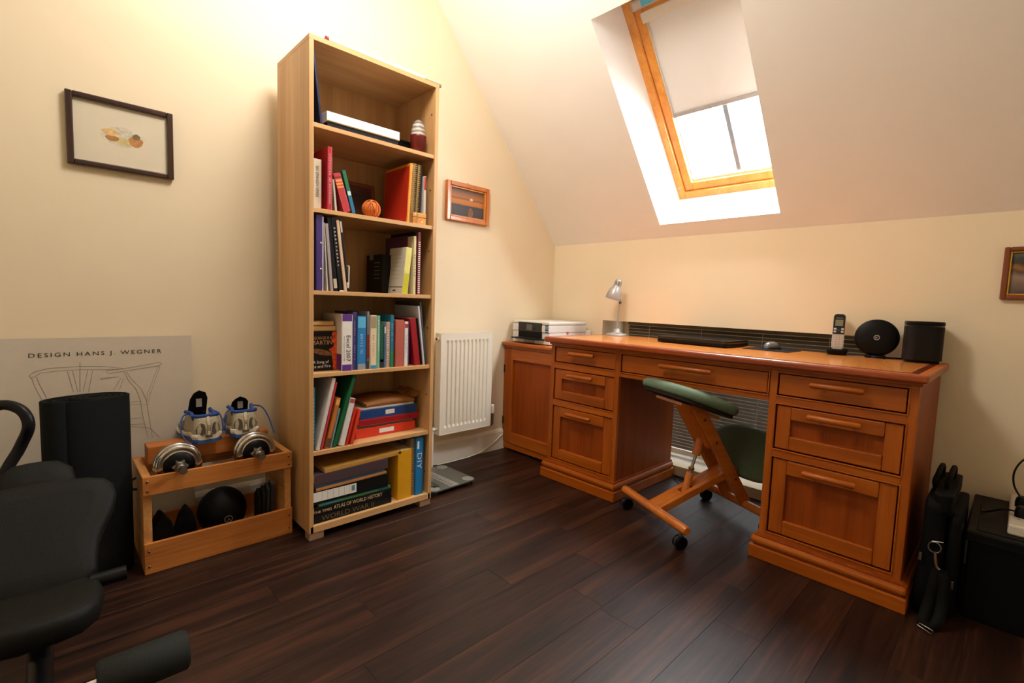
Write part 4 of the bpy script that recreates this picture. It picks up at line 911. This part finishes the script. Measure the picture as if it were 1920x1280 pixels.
# ================================================================== pictures on the walls
def picture(label, loc, rot, w, h, bw, dep, fm, pm, mount=None, name='framed_picture', mats2=None):
    """local: x = right, z = up, faces -y"""
    r = thing(name, label, 'picture', loc, rot)
    for a in ((-w/2, -w/2+bw, 0, h), (w/2-bw, w/2, 0, h)): B(a[0], a[1], -dep, 0, a[2], a[3]).build('frame_bar', fm, r, bevel=.004)
    for a in ((0, bw), (h-bw, h)): B(-w/2+bw, w/2-bw, -dep, 0, a[0], a[1]).build('frame_bar', fm, r, bevel=.004)
    if mats2:
        e = bw*.35
        for a in ((-w/2+bw, -w/2+bw+e, bw, h-bw), (w/2-bw-e, w/2-bw, bw, h-bw), (-w/2+bw+e, w/2-bw-e, bw, bw+e), (-w/2+bw+e, w/2-bw-e, h-bw-e, h-bw)): B(a[0], a[1], -dep*.75, -.004, a[2], a[3]).build('slip_bar', mats2, r, bevel=.002)
    o = B(-w/2+bw, w/2-bw, -.006, -.003, bw, h-bw).build('print', pm, r); return r
RL = (0, 0, PI/2)     # hanging on the left wall, facing +x
p1 = picture('dark mahogany framed watercolour with small oval landscape', (.002, -2.4625, 1.433), RL, .314, .254, .020, .020, wood('mahogany', (32, 12, 8), (50, 22, 14), (66, 32, 20), 'Z', 1, .3, coat=.4), mat('watercolour_paper', (218, 208, 184), .75, var=.02, vscale=15))
# oval landscape: small washes on the print
for cx, cz, a, b, c in ((0, .128, .066, .034, (206, 198, 178)), (-.034, .138, .026, .012, (214, 178, 120)), (-.030, .118, .020, .011, (168, 120, 66)), (.012, .112, .045, .012, (206, 186, 128)), (.040, .120, .022, .020, (184, 130, 74)), (.042, .138, .012, .010, (120, 104, 72))):
    mb = MB(); mb.prism([(cx+a*math.cos(q)*(1+.06*math.sin(5*q)), cz+b*math.sin(q)*(1+.08*math.cos(4*q))) for q in [2*PI*i/28 for i in range(28)]], -.0062-.0001*abs(cx)*10, -.005, 'y')
    mb.build('paint_wash', mat('wash_%d_%d_%d' % c, c, .75, var=.2, vscale=90), p1, recalc=True)
p2 = picture('orange wood framed sunset over dark water above radiator', (.002, -.8225, 1.464), RL, .325, .228, .026, .024, wood('orange_frame', (166, 86, 22), (190, 104, 32), (206, 122, 46), 'Z', 1, .35, coat=.3),
 bands('sunset', 'Z', .02, .21, [(0, (40, 34, 34)), (.3, (56, 48, 44)), (.42, (48, 42, 44)), (.46, (178, 104, 30)), (.58, (190, 116, 36)), (.62, (120, 74, 44)), (.68, (170, 104, 44)), (.85, (110, 84, 66)), (1, (92, 78, 70))], .06, 20), mats2=mat('gilt_slip', (206, 138, 66), .35))
mb = MB(); mb.prism([(.03+.012*math.cos(q), .142+.008*math.sin(q)) for q in [2*PI*i/16 for i in range(16)]], -.0066, -.005, 'y'); mb.build('sun_glow', mat('wash_sun', (226, 196, 150), .6), p2, recalc=True)
mb = MB(); mb.prism([(.026+(.020*math.cos(q)), .062+.03*math.sin(q)) for q in [2*PI*i/16 for i in range(16)]], -.0066, -.005, 'y'); mb.build('sun_reflection', mat('wash_refl', (120, 82, 50), .6, var=.4, vscale=60), p2, recalc=True)
MB().tube([(-.01, -.004, .228), (-.004, -.006, .236), (.004, -.006, .236), (.01, -.004, .228)], .0015, 6).build('hanging_loop', mat('brass_wire2', (190, 150, 80), .4, .6), p2)
p3 = picture('brown framed painting with gold inner edge above the desk end', (2.455, -.002, 1.071), (0, 0, 0), .276, .2, .017, .02, mat('russet_frame', (124, 60, 26), .35), bands('dark_street', 'Z', .02, .18, [(0, (60, 40, 46)), (.25, (124, 104, 90)), (.42, (150, 128, 112)), (.55, (84, 62, 44)), (.62, (150, 100, 40)), (.72, (56, 50, 44)), (.88, (60, 64, 60)), (1, (120, 136, 132))], .28, 24), mats2=mat('gold_slip', (206, 160, 60), .3, .6))

# ================================================================== poster leaning on the left wall
PO = Vector((.035, -2.54, .0)); po = thing('poster', 'white chair design poster with black capitals leaning on wall', 'poster', (.050, 0, 0), (0, math.radians(-1.2), 0))
py0, py1 = -3.06, -2.262; ph = .815
B(-.006, 0, py0, py1, .0, ph).build('board', mat('poster_white', (206, 196, 180), .6, var=.02), po)
lettering(po, 'DESIGN HANS J. WEGNER', (.0005, -2.551, .7535), (0, 1, 0), (0, 0, 1), w=.376, h=.0195, m=mat('poster_ink', (52, 46, 44), .6), sp=1.3)
LN = mat('drawing_line', (132, 122, 108), .7)
def stroke(pts_):
    mb = MB(); wv = .0006
    P3 = [at(*(u_/4.924, 600+v_/4.924), 'x', .052) for u_, v_ in pts_]
    for a, b in zip(P3[:-1], P3[1:]):
        d = (b-a); d.x = 0; d.normalize(); nrm = Vector((0, -d.z, d.y))*wv
        mb.add([Vector((.0008, q.y, q.z)) for q in (a-nrm, b-nrm, b+nrm, a+nrm)], [(0, 1, 2, 3)])
    mb.build('drawing_line', LN, po)
# plain construction lines of a chair: rail, legs, splats and a side frame
for s in ([(265, 520), (320, 480), (450, 450), (740, 430), (960, 430), (1140, 450)], [(385, 492), (540, 472), (740, 462), (1100, 460)], [(265, 520), (290, 540), (330, 520), (385, 485)],
          [(292, 542), (320, 620), (385, 740)], [(335, 530), (365, 600), (430, 720)], [(622, 475), (680, 670)], [(670, 470), (722, 670)], [(812, 465), (770, 660)], [(858, 470), (820, 665)], [(740, 395), (740, 670)],
          [(1100, 460), (1480, 392)], [(1000, 500), (1180, 470), (1470, 425)], [(985, 490), (1000, 470), (1100, 455)], [(1480, 392), (1502, 405), (1470, 425)], [(1465, 430), (1365, 690), (1360, 770)], [(1485, 428), (1390, 690), (1375, 770)],
          [(1150, 480), (1190, 560), (1260, 640), (1300, 740)], [(1170, 480), (1220, 550), (1310, 640), (1355, 740)], [(1300, 740), (1325, 900), (1370, 1095)], [(1355, 740), (1385, 920), (1410, 1090)],
          [(1120, 540), (1050, 655)], [(1145, 545), (1105, 650)], [(930, 540), (1100, 530)], [(930, 550), (1030, 545)], [(1200, 760), (1310, 755)], [(1200, 785), (1305, 778)], [(1200, 918), (1330, 905)], [(1200, 970), (1340, 962)], [(1200, 985), (1390, 1000), (1470, 1080)], [(1318, 785), (1388, 782)]):
    stroke(s)

# ================================================================== rolled exercise mat
mx_ = thing('exercise_mat', 'black rolled exercise mat standing upright before the poster', 'mat', (.225, -2.596, 0))
mb = MB(); pts = []
turns = 4.92
for i in range(int(turns*28)+1):
    a = 2*PI*i/28; r = .016+.0105*a/(2*PI)*1.45
    if a > 2*PI*(turns-1.15): r *= 1+.52*max(0, math.cos(a-math.radians(292)))**2      # outer turn hangs loose towards the bench
    pts.append((r*.80*math.cos(a), r*1.05*math.sin(a)+.022))
th = .0045; L_, R_ = [], []
for i, p in enumerate(pts):
    a = pts[max(0, i-1)]; b = pts[min(len(pts)-1, i+1)]; dx, dy = b[0]-a[0], b[1]-a[1]; l = math.hypot(dx, dy) or 1
    L_.append((p[0]-dy/l*th, p[1]+dx/l*th)); R_.append((p[0]+dy/l*th, p[1]-dx/l*th))
n = len(pts); hgt = .628
vs = [(x, y, 0) for x, y in L_]+[(x, y, hgt) for x, y in L_]+[(x, y, 0) for x, y in R_]+[(x, y, hgt) for x, y in R_]; fs = []
for i in range(n-1): fs += [(i, i+1, n+i+1, n+i), (2*n+i+1, 2*n+i, 3*n+i, 3*n+i+1), (n+i, n+i+1, 3*n+i+1, 3*n+i)]
fs += [(0, n, 3*n, 2*n), (n-1, 3*n-1, 4*n-1, 2*n-1)]
mb.smooth = True; mb.add(vs, fs); mb.build('rolled_sheet', mat('foam_black', (6, 6, 6), .85, bump=.4, bscale=300), mx_, recalc=True)
MB().lathe([(.0165, .0), (.0165, .6), (.0001, .6)], 16, Matrix.Translation((0, .022, 0))).build('core', mat('foam_core', (10, 10, 10), .9), mx_)

# ================================================================== crate of weights
CR = Vector((.21, -2.22, 0)); cr = thing('wooden_crate', 'slatted wooden crate on the floor holding weights', 'crate', CR)
cx0, cx1, cy0, cy1, cz = .070, .347, -2.469, -1.971, .350
def kpart(n, m, *a, bevel=.002): return B(*a).build(n, m, cr, CR, bevel)
for a in ((cy0+.0005, cy0+.026), (cy1-.026, cy1-.0005)): kpart('end_board', CRATEX, cx0+.012, cx1-.014, *a, .0, cz-.002)
for z0, z1 in ((.283, .350), (.0, .110)):
    fs_ = kpart('front_slat', CRATE, cx1-.014, cx1, cy0, cy1, z0, z1); kpart('back_slat', CRATE, cx0, cx0+.012, cy0, cy1, z0, z1)
    for y in (cy0+.014, cy1-.014):
        for z in (z0+(z1-z0)*.25, z0+(z1-z0)*.75):
            MB().lathe([(.0045, 0), (.0042, .0015), (.0001, .0028)], 12, Matrix.Translation((cx1, y, z)) @ Matrix.Rotation(PI/2, 4, 'Y')).build('screw', mat('screw_steel', (120, 100, 80), .35, .8), cr, CR)
kpart('bottom_board', CRATE, cx0+.012, cx1-.014, cy0+.026, cy1-.026, .006, .018)
MB().tube([(.17, cy0+.002, .30), (.17, cy0-.024, .292), (.175, cy0-.030, .278), (.185, cy0-.024, .266), (.19, cy0+.002, .262)], .0045, 8).build('rope_handle', mat('rope_grey', (58, 56, 54), .8), cr, CR)
t = B(.125, .204, -2.436, -2.020, .350, .4165).build('timber_block', wood('timber', (150, 82, 30), (186, 110, 44), (206, 134, 62), 'Y', 1.2, .5), origin=(.16, -2.22, .35), bevel=.003)
tag(t, 'rough timber block lying across the top of crate', 'timber')
# dumbbells
def dumbbell(label, y):
    r = thing('dumbbell', label, 'dumbbell', (.30, y, .363), group=None)
    MB().cyl((-.10, 0, 0), (.092, 0, 0), .0125, 16).build('bar', STEEL, r)
    Mx = Matrix.Rotation(PI/2, 4, 'Y')
    def plate_(x, R_, name='weight_plate'):
        mb = MB(); mb.lathe([(.016, 0), (R_*.70, 0), (R_*.74, .003), (R_*.80, -.001), (R_*.96, -.001), (R_, .004), (R_, .014), (R_*.96, .019), (R_*.80, .019), (R_*.74, .015), (R_*.70, .018), (.016, .018)], 48, Matrix.Translation((x, 0, 0)) @ Mx, False)
        p = mb.build(name, CHROME, r)
        mb = MB(); mb.lathe([(.016, .0165), (R_*.68, .0165), (R_*.68, .0188), (.016, .0188)], 40, Matrix.Translation((x, 0, 0)) @ Mx, False); mb.build('plate_centre', BLACK, p)
    plate_(-.004, .073); plate_(-.026, .077); plate_(-.075, .062)
    st = MB(); pr2 = []
    for i in range(12): a = 2*PI*i/12; q = .027 if i % 2 == 0 else .019; pr2.append((q*math.cos(a), q*math.sin(a)))
    st.prism(pr2, .0165, .036, 'x'); c = st.build('star_collar', STEEL, r, bevel=.003, recalc=True)
    MB().lathe([(.017, .034), (.016, .058), (.0125, .062)], 20, Mx).build('collar_sleeve', STEEL, c)
    return r
dumbbell('chrome plated dumbbell in crate end nearer the rolled mat', -2.356); dumbbell('chrome plated dumbbell in crate end nearer the bookcase', -2.098)
# black weights inside the crate
t = thing('medicine_ball', 'black round medicine ball with pale mark inside crate', 'ball', (.20, -2.196, .018))
MB().ball((0, 0, .094), .088, 28, 18, (1, 1, 1.06)).build('ball', mat('rubber_black', (8, 8, 8), .6), t)
mb = MB(); mb.tube([(.0865+.001, .002+.014*math.cos(a), .085+.013*math.sin(a)) for a in [2*PI*i/20 for i in range(20)]], .0016, 6, closed=True); mb.build('ring_mark', mat('mark_grey', (120, 116, 112), .6), t)
mb = MB(); mb.tube([(.094, -.005, .080), (.0945, .002, .09), (.094, .007, .080)], .0012, 6); mb.build('ring_mark_letter', _M['mark_grey'], t)
for k, (y, lab) in enumerate(((-2.405, 'black boxing pad standing in crate by its handle end'), (-2.330, 'black boxing pad standing in crate beside the medicine ball'))):
    t = thing('boxing_pad', lab, 'pad', (.245, y, .018), (0, 0, math.radians(8-16*k)))
    mb = MB(); prof = [(-.035, 0), (.035, 0), (.036, .08), (.024, .125), (.004, .160), (-.004, .160), (-.024, .125), (-.036, .08)]
    mb.prism(prof, -.03, .03, 'x'); mb.build('pad', _M['rubber_black'], t, bevel=.012, recalc=True); B(-.034, -.03, -.03, .03, .05, .075).build('strap', BLACKM, t)
t = thing('resistance_strap', 'dark folded straps stuffed in crate beside medicine ball', 'strap', (.22, -2.045, .018))
for i in range(4):
    y = -.03+.016*i; MB().prism([(-.03, 0), (.03, 0), (.034+.004*i, .12+.02*i), (.01, .165+.008*i), (-.028, .13)], y, y+.012, 'y').build('strap_fold', mat('strap_%d' % i, (34+5*i, 34+5*i, 34+5*i), .75), t, bevel=.003, recalc=True)
# ------------------------------------------------------------------ running shoes on the timber block
def shoe(label, loc, rot, tongue):
    r = thing('running_shoe', label, 'shoe', loc, rot, None)      # heel at local x=0, toe towards -x
    L = .285
    def ring(x, w, z0, z1, n=22, sq=2.6, off=0):
        return [(x, off+w*math.copysign(abs(math.cos(a))**(2/sq), math.cos(a)), (z0+z1)/2+(z1-z0)/2*math.copysign(abs(math.sin(a))**(2/sq), math.sin(a))) for a in [2*PI*j/n for j in range(n)]]
    def half(x): # half width along the foot
        q = -x/L
        return .030+.014*min(1, q/.06) if q < .06 else (.044-.006*math.sin(PI*(q-.06)/.45) if q < .5 else (.044+.006*math.sin(PI*(q-.5)/.42) if q < .9 else .044*math.sqrt(max(.02, 1-((q-.9)/.1)**2))))
    xs = [0, -.006, -.018, -.05, -.09, -.13, -.17, -.21, -.245, -.268, -.28, -.285]
    spr = lambda x: .018*max(0, (-x/L-.7)/.3)**2
    mb = MB(); mb.loft([ring(x, half(x)+.003, spr(x), spr(x)+.014, sq=5) for x in xs]); so_ = mb.build('outsole', mat('shoe_blue', (32, 86, 158), .5), r)
    mb = MB(); mb.loft([ring(x+.001, half(x)+.0045, spr(x)+.011, spr(x)+(.034 if -x < .1 else .026), sq=4) for x in xs]); mb.build('midsole', mat('shoe_white', (216, 206, 186), .5), r)
    def top(x):
        q = -x/L
        return .092 if q < .10 else (.092-.016*math.sin(PI*(q-.10)/.5*1.0) if q < .38 else (.098-.058*(q-.38)/.5 if q < .88 else .040-.010*(q-.88)/.12))
    def upper(lo, hi):
        rg = []
        for x in xs:
            if not (lo <= -x/L <= hi): continue
            t_ = top(x); rg.append(ring(x, (half(x))*(1 if -x > .02 else .98), spr(x)+.020, spr(x)+t_, sq=2.3))
        return rg
    mb = MB(); mb.loft(upper(.5, 1.01)); mb.build('toe_box', mat('shoe_mesh', (146, 140, 130), .7, var=.3, vscale=200), r)
    # open heel cup: walls between midsole and collar
    xs2 = [0, -.006, -.018, -.05, -.09, -.13, -.15]
    outer = [(x, half(x)) for x in xs2]; path = [(x, -w) for x, w in reversed(outer)]+[(x+.0, 0) for x, w in [(.004, 0)]]+[(x, w) for x, w in outer]
    rows_ = []
    for k in range(6):
        q = k/5; row_ = []
        for x, y in path:
            ct = .088 if -x < .03 else (.076 if -x < .07 else .088); z = .026+(ct-.026)*q
            row_.append((x-.012*q*(1 if x > -.03 else 0)+.006*math.sin(PI*q)*(1 if x > -.03 else 0), y*(1-.14*q), z))
        rows_.append(row_)
    mb = MB(); mb.loft(rows_, closed_ring=False, caps=False); o = mb.build('heel_cup', mat('shoe_silver', (178, 168, 146), .5, var=.12, vscale=120), r)
    so = o.modifiers.new('solid', 'SOLIDIFY'); so.thickness = .006; so.offset = -1
    def onheel(y, q, out=.0035):   # point on the outside of the heel cup
        a = abs(y)/.043; x = .004-.020*a**2.4; return (x-.012*q+.006*math.sin(PI*q)+out, y*(1-.12*q), .026+.062*q)
    for s in (-1, 1):
        mb = MB(); mb.prism([(s*.0095, .10), (s*.022, .05), (s*.036, .10), (s*.039, .32), (s*.033, .54), (s*.022, .64), (s*.013, .56)], 0, 1, 'x'); mb.v = [Vector(onheel(p.y, p.z, .001+.0022*p.x)) for p in mb.v]; mb.build('heel_panel', mat('shoe_grey_panel', (88, 82, 74), .75, bump=.5, bscale=900), o, recalc=True)
        MB().tube([onheel(s*y, q) for y, q in ((.008, .06), (.009, .4), (.013, .62), (.022, .70), (.034, .60), (.041, .36))], .0016, 6).build('heel_piping', mat('shoe_gold', (196, 176, 128), .4), o)
    MB().tube([onheel(0, q, .002) for q in (.02, .3, .6, .85, .97)], [.0055, .0045, .0045, .007, .006], 8).build('heel_strip', _M['shoe_white'], o)
    for q in (.28, .36, .44, .52): MB().tube([onheel(-.005, q, .0062), onheel(.005, q, .0062)], .0009, 5).build('heel_bar', INK, o)
    mb = MB(); B(0.0062, .0072, -.011, .011, .018, .026).build('heel_badge', mat('badge_dark', (96, 88, 78), .5), o)
    # padded collar, tongue, footbed
    col_ = [(x-.014*(1 if x > -.03 else 0), y*.86, .090 if -x < .03 else (.078 if -x < .07 else .092)) for x, y in path]
    MB().tube(col_, .0062, 10).build('collar', mat('shoe_collar_blue', (34, 72, 148), .7), r)
    B(-.145, -.012, -.026, .026, .040, .046).build('insole', mat('shoe_dark', (18, 18, 20), .8), r)
    mb = MB(); rg = []
    for q in (0, .25, .5, .75, 1): 
        x = -.175+.055*q; z = .075+tongue*q; wv = .030*(1-.12*q) if q < 1 else .018
        rg.append([(x-.004, -wv, z-.004), (x-.008, 0, z+.004), (x-.004, wv, z-.004), (x+.004, wv, z-.004), (x+.001, 0, z+.003), (x+.004, -wv, z-.004)])
    mb.loft(rg); mb.build('tongue', _M['shoe_dark'], r, recalc=True); B(-.134, -.131, -.009, .009, .055+tongue*.6, .075+tongue*.7).build('tongue_label', mat('cover_150_146_138', (150, 146, 138), .6), r)
    for i in range(4):
        x = -.165-.018*i; zt = .094-.008*i; MB().tube([(x, -.028, zt-.012), (x-.004, 0, zt+.002), (x, .028, zt-.012)], .0025, 6).build('lace', _M['shoe_collar_blue'], r)
    return r
def loop(sh_, pts_):
    MB().tube(pts_, .0026, 7).build('loose_lace', mat('lace_blue', (40, 70, 132), .6), sh_)
def smooth(pts_, n=5):
    out = []; P_ = [Vector(p) for p in pts_]
    for i in range(len(P_)-1):
        a, b, c, d = P_[max(0, i-1)], P_[i], P_[i+1], P_[min(len(P_)-1, i+2)]
        for k in range(n):
            t_ = k/n; out.append(.5*((2*b)+(c-a)*t_+(2*a-5*b+4*c-d)*t_*t_+(3*b-a-3*c+d)*t_**3))
    return out+[P_[-1]]
s1 = shoe('silver and blue running shoe with tall tongue on timber block', (.260, -2.252, .4165), (0, 0, math.radians(6)), .085)
s2 = shoe('silver and blue running shoe with low tongue beside its mate', (.260, -2.122, .4165), (0, 0, math.radians(-4)), .050)
for s_ in (s1, s2): s_.scale = (.76, 1.10, 1.16)
loop(s1, smooth([(-.12, -.034, .092), (-.08, -.062, .085), (-.05, -.074, .05), (-.02, -.066, .016), (.0, -.050, .004)])); loop(s1, smooth([(-.12, .034, .092), (-.09, .056, .08), (-.06, .060, .045), (-.05, .056, .012)]))
loop(s2, smooth([(-.12, .034, .094), (-.08, .066, .090), (-.04, .084, .055), (-.01, .094, .012), (.0, .096, .003)])); loop(s2, smooth([(-.12, -.034, .09), (-.09, -.054, .075), (-.07, -.058, .04), (-.06, -.055, .006)]))

# ================================================================== weight bench in the left foreground
WB = thing('weight_bench', 'black padded weight bench with foam rollers in front of rolled mat', 'bench', (.80, -2.722, 0))
LEA = mat('black_leatherette', (15, 15, 13), .6, var=.08, vscale=20, bump=.25, bscale=400)
TUBEM = mat('black_tube', (20, 20, 22), .35)
def pad(name, outline, T, M, m=LEA):
    """outline (across, along) lofted to a rounded upholstered pad"""
    n = len(outline); cx = sum(p[0] for p in outline)/n; cz_ = sum(p[1] for p in outline)/n; rings = []
    for z, ins in ((0, .012), (.004, .004), (T*.3, 0), (T*.7, 0), (T*.92, .006), (T, .018), (T*1.04, .05)):
        rg = []
        for p in outline:
            d = math.hypot(p[0]-cx, p[1]-cz_); k = max(.05, 1-ins/d); rg.append(M @ Vector((cx+(p[0]-cx)*k, cz_+(p[1]-cz_)*k, z)))
        rings.append(rg)
    mb = MB(); mb.loft(rings); return mb.build(name, m, WB, recalc=True)
def sym(half):   # half outline (w, s) from bottom to top on the +across side
    return [(w_, s_) for w_, s_ in half]+[(-w_, s_) for w_, s_ in reversed(half)]
# backrest: across = y, along = up the recline, normal towards the camera side (+x, up)
ang = math.radians(43)
Mb = Matrix(((0, -math.cos(ang), math.sin(ang), 0.055), (1, 0, 0, 0), (0, math.sin(ang), math.cos(ang), .262), (0, 0, 0, 1)))
back = sym([(.02, -.01), (.085, -.005), (.105, .02), (.108, .06), (.114, .10), (.132, .145), (.150, .185), (.157, .22), (.152, .252), (.135, .272), (.105, .282), (.04, .290)])
pad('backrest', back, .055, Mb)
Msn = Matrix(((0, 1, 0, .06), (1, 0, 0, 0), (0, 0, 1, .250), (0, 0, 0, 1)))
pad('seat', sym([(.03, 0), (.09, .004), (.108, .03), (.112, .09), (.10, .15), (.07, .185), (.03, .195)]), .055, Msn)
Mhd = Matrix(((0, -math.cos(ang), math.sin(ang), -.17), (1, 0, 0, 0), (0, math.sin(ang), math.cos(ang), .445), (0, 0, 0, 1)))
pad('headrest', sym([(.02, -.03), (.06, -.02), (.078, .01), (.072, .05), (.045, .075), (.015, .08)]), .05, Mhd)
def wt(name, pts_, r=.019, m=TUBEM): return MB().tube(pts_, r, 14).build(name, m, WB)
wt('seat_post', [(.15, 0, .165), (.15, 0, .255)], .018); wt('main_tube', [(-.30, 0, .165), (.34, 0, .165)], .022); wt('front_leg', [(.335, 0, .19), (.335, 0, .03)], .02); wt('rear_leg', [(-.28, 0, .17), (-.28, 0, .03)], .02)
wt('floor_bar', [(.335, -.20, .024), (.335, .12, .024)], .022); wt('floor_bar', [(-.28, -.20, .024), (-.28, .12, .024)], .022)
wt('backrest_support', [(0, 0, .17), (-.10, 0, .36)], .016); wt('headrest_support', [(-.10, 0, .34), (-.165, 0, .46)], .014)
wt('roller_axle', [(.345, -.30, .192), (.345, .244, .192)], .012, CHROME)
FOAM = mat('foam_grey', (34, 36, 34), .7, bump=.3, bscale=400)
for y0, y1 in ((.085, .242), (-.27, -.10)):
    mb = MB(); mb.tube([(.345, y0, .192), (.345, y0+.006, .192), (.345, y1-.006, .192), (.345, y1, .192)], [.036, .042, .042, .036], 24); mb.build('foam_roller', FOAM, WB)
wt('pivot_knob', [(.095, .09, .292), (.095, .158, .292)], .018, BLACK)
wt('hand_bar', smooth([(-.36, -.16, .40), (-.40, -.12, .60), (-.41, -.075, .652), (-.385, -.030, .640), (-.370, -.014, .594), (-.385, -.034, .53), (-.36, -.07, .44), (-.30, -.05, .30), (-.28, 0, .17)], 6), .0145)

# ================================================================== right hand end: bag, black box, extension lead
t = thing('laptop_bag', 'black laptop bag with shoulder strap standing between desk and box', 'bag', (2.262, -.40, 0))
CLO = mat('black_nylon', (7, 7, 8), .7, bump=.4, bscale=500)
def soft(x0, x1, y0, y1, z0, z1, name, m=CLO, r=.02, topw=1.0, par=t):
    mb = MB(); rings = []
    for q in (0, .04, .3, .6, .9, .97, 1):
        k = .90 if q in (0, 1) else 1; wv = (x1-x0)/2*k*(1+(topw-1)*q); cx = (x0+x1)/2
        rings.append([(cx+p[0], (y0+y1)/2+p[1], z0+(z1-z0)*q+.006*math.sin(9*p[1]+3*q)) for p in rrect(2*wv, (y1-y0)*k, min(r, wv*.9), 4)])
    mb.loft(rings); return mb.build(name, m, par, recalc=True)
soft(-.055, .012, -.20, .20, .0, .395, 'main_body', topw=.8); soft(.012, .048, -.185, .185, .015, .355, 'front_pocket', topw=.75); soft(-.03, .02, -.198, .19, .36, .415, 'flap_roll')
for x in (-.032, .0):
    MB().tube(smooth([(x, -.085, .40), (x-.004, -.105, .435), (x, -.085, .456), (x, .0, .462), (x, .085, .452), (x, .09, .40)]), .008, 8).build('carry_handle', BLACKM, t)
MB().tube([(-.020, -.204, .262), (.008, -.206, .268)], .002, 6).build('strap_pin', STEEL, t)
MB().tube([(-.012+.016*math.cos(a), -.208, .245+.018*math.sin(a)) for a in [2*PI*i/16 for i in range(16)]], .002, 6, closed=True).build('d_ring', STEEL, t)
MB().tube(smooth([(-.010, -.211, .232), (-.006, -.213, .205), (-.002, -.212, .185), (.006, -.212, .178)]), .0042, 8).build('snap_hook', mat('bronze_metal', (150, 124, 106), .3, .9), t)
def strap(pts_, w_):
    P_ = smooth(pts_, 6); mb = MB(); rg = [[(p.x-w_/2, p.y-.0015, p.z), (p.x+w_/2, p.y-.0015, p.z), (p.x+w_/2, p.y+.0015, p.z), (p.x-w_/2, p.y+.0015, p.z)] for p in P_]
    mb.loft(rg); mb.build('shoulder_strap', BLACKM, t, recalc=True)
strap([(.004, -.213, .180), (-.002, -.216, .13), (-.010, -.222, .06), (-.016, -.250, .012), (-.010, -.29, .006)], .034)
strap([(-.01, -.29, .008), (.014, -.262, .018), (.022, -.226, .07), (.020, -.216, .15), (.008, -.212, .182)], .030)
MB().tube([(-.026, -.300, .012), (.010, -.316, .008), (.012, -.300, .012), (-.022, -.286, .014), (-.026, -.300, .012)], .0022, 6).build('strap_slider', STEEL, t)
for x, z in ((-.045, .19), (.038, .12)):
    B(x-.004, x+.004, -.212 if x < 0 else -.198, -.206 if x < 0 else -.192, z, z+.026).build('zip_pull', STEEL, t, bevel=.001)
MB().lathe([(.012, 0), (.011, .003), (.0001, .004)], 18, Matrix.Translation((.0425, -.09, .30)) @ Matrix.Rotation(PI/2, 4, 'Y')).build('badge', DKGREY, t)
t = thing('storage_box', 'black lidded storage box under the extension lead', 'box', (2.575, -.275, 0))
B(-.252, .26, -.225, .235, 0, .262).build('body', mat('box_black', (6, 6, 7), .55), t, bevel=.006); B(-.262, .268, -.236, .245, .262, .30).build('lid', mat('box_lid', (10, 10, 11), .5), t, bevel=.006)
B(-.235, .24, -.21, .22, .3, .303).build('lid_panel', _M['box_lid'], t, bevel=.002)
t = thing('extension_lead', 'white extension lead with black plugs lying on storage box', 'extension lead', (2.445, -.25, .303))
B(-.036, .036, -.205, .205, 0, .034).build('body', mat('lead_white', (214, 206, 190), .4), t, bevel=.006)
for y in (-.12, -.02, .08):
    for dx, dy, lx_, ly_ in ((0, .022, .004, .008), (-.012, -.006, .007, .003), (.012, -.006, .007, .003)): B(dx-lx_/2, dx+lx_/2, y+dy-ly_/2, y+dy+ly_/2, .0338, .0345).build('painted_socket_hole', INK, t)  # thin ink plates paint the darkness inside each socket opening
for k, (y, lab) in enumerate(((-.085, 'black mains plug in extension lead with cable towards bag'), (.045, 'black mains plug in extension lead with upright cable'))):
    p = thing('mains_plug', lab, 'plug', (2.445, -.25+y, .337))
    mb = MB(); mb.loft([[(q[0], q[1], z) for q in rrect(.048*s_, .048*s_, .014)] for z, s_ in ((0, .98), (.012, 1), (.026, .9), (.034, .7))]); mb.build('body', BLACK, p, recalc=True)
    if k == 0: MB().tube(smooth([(-.02, 0, .014), (-.05, -.004, .012), (-.085, .01, -.012), (-.10, .06, -.030), (-.105, .14, -.031)]), .003, 8).build('cable', BLACK, p)
    else: MB().tube(smooth([(-.01, .02, .025), (-.030, .04, .06), (-.032, .06, .11), (-.005, .08, .16), (.06, .10, .19), (.14, .12, .20)]), .003, 8).build('cable', BLACK, p)
# cables on the floor under the desk
for lab, c, pts_ in (('black cable lying on floor by the low window', BLACK, [(1.05, -.030, .004), (1.09, .0-.05, .010), (1.16, -.07, .005), (1.24, -.055, .005), (1.30, -.03, .005)]),
                     ('coiled dark blue cable on the floor behind kneeling chair', mat('cable_blue', (24, 30, 56), .5), [(1.06, -.075, .004), (1.13, -.11, .012), (1.22, -.12, .004), (1.27, -.09, .004), (1.24, -.055, .0135), (1.17, -.06, .014), (1.14, -.10, .02)])):
    o = MB().tube(smooth(pts_), .0035, 8).build('floor_cable', c, origin=(1.15, -.06, 0)); tag(o, lab, 'cable')
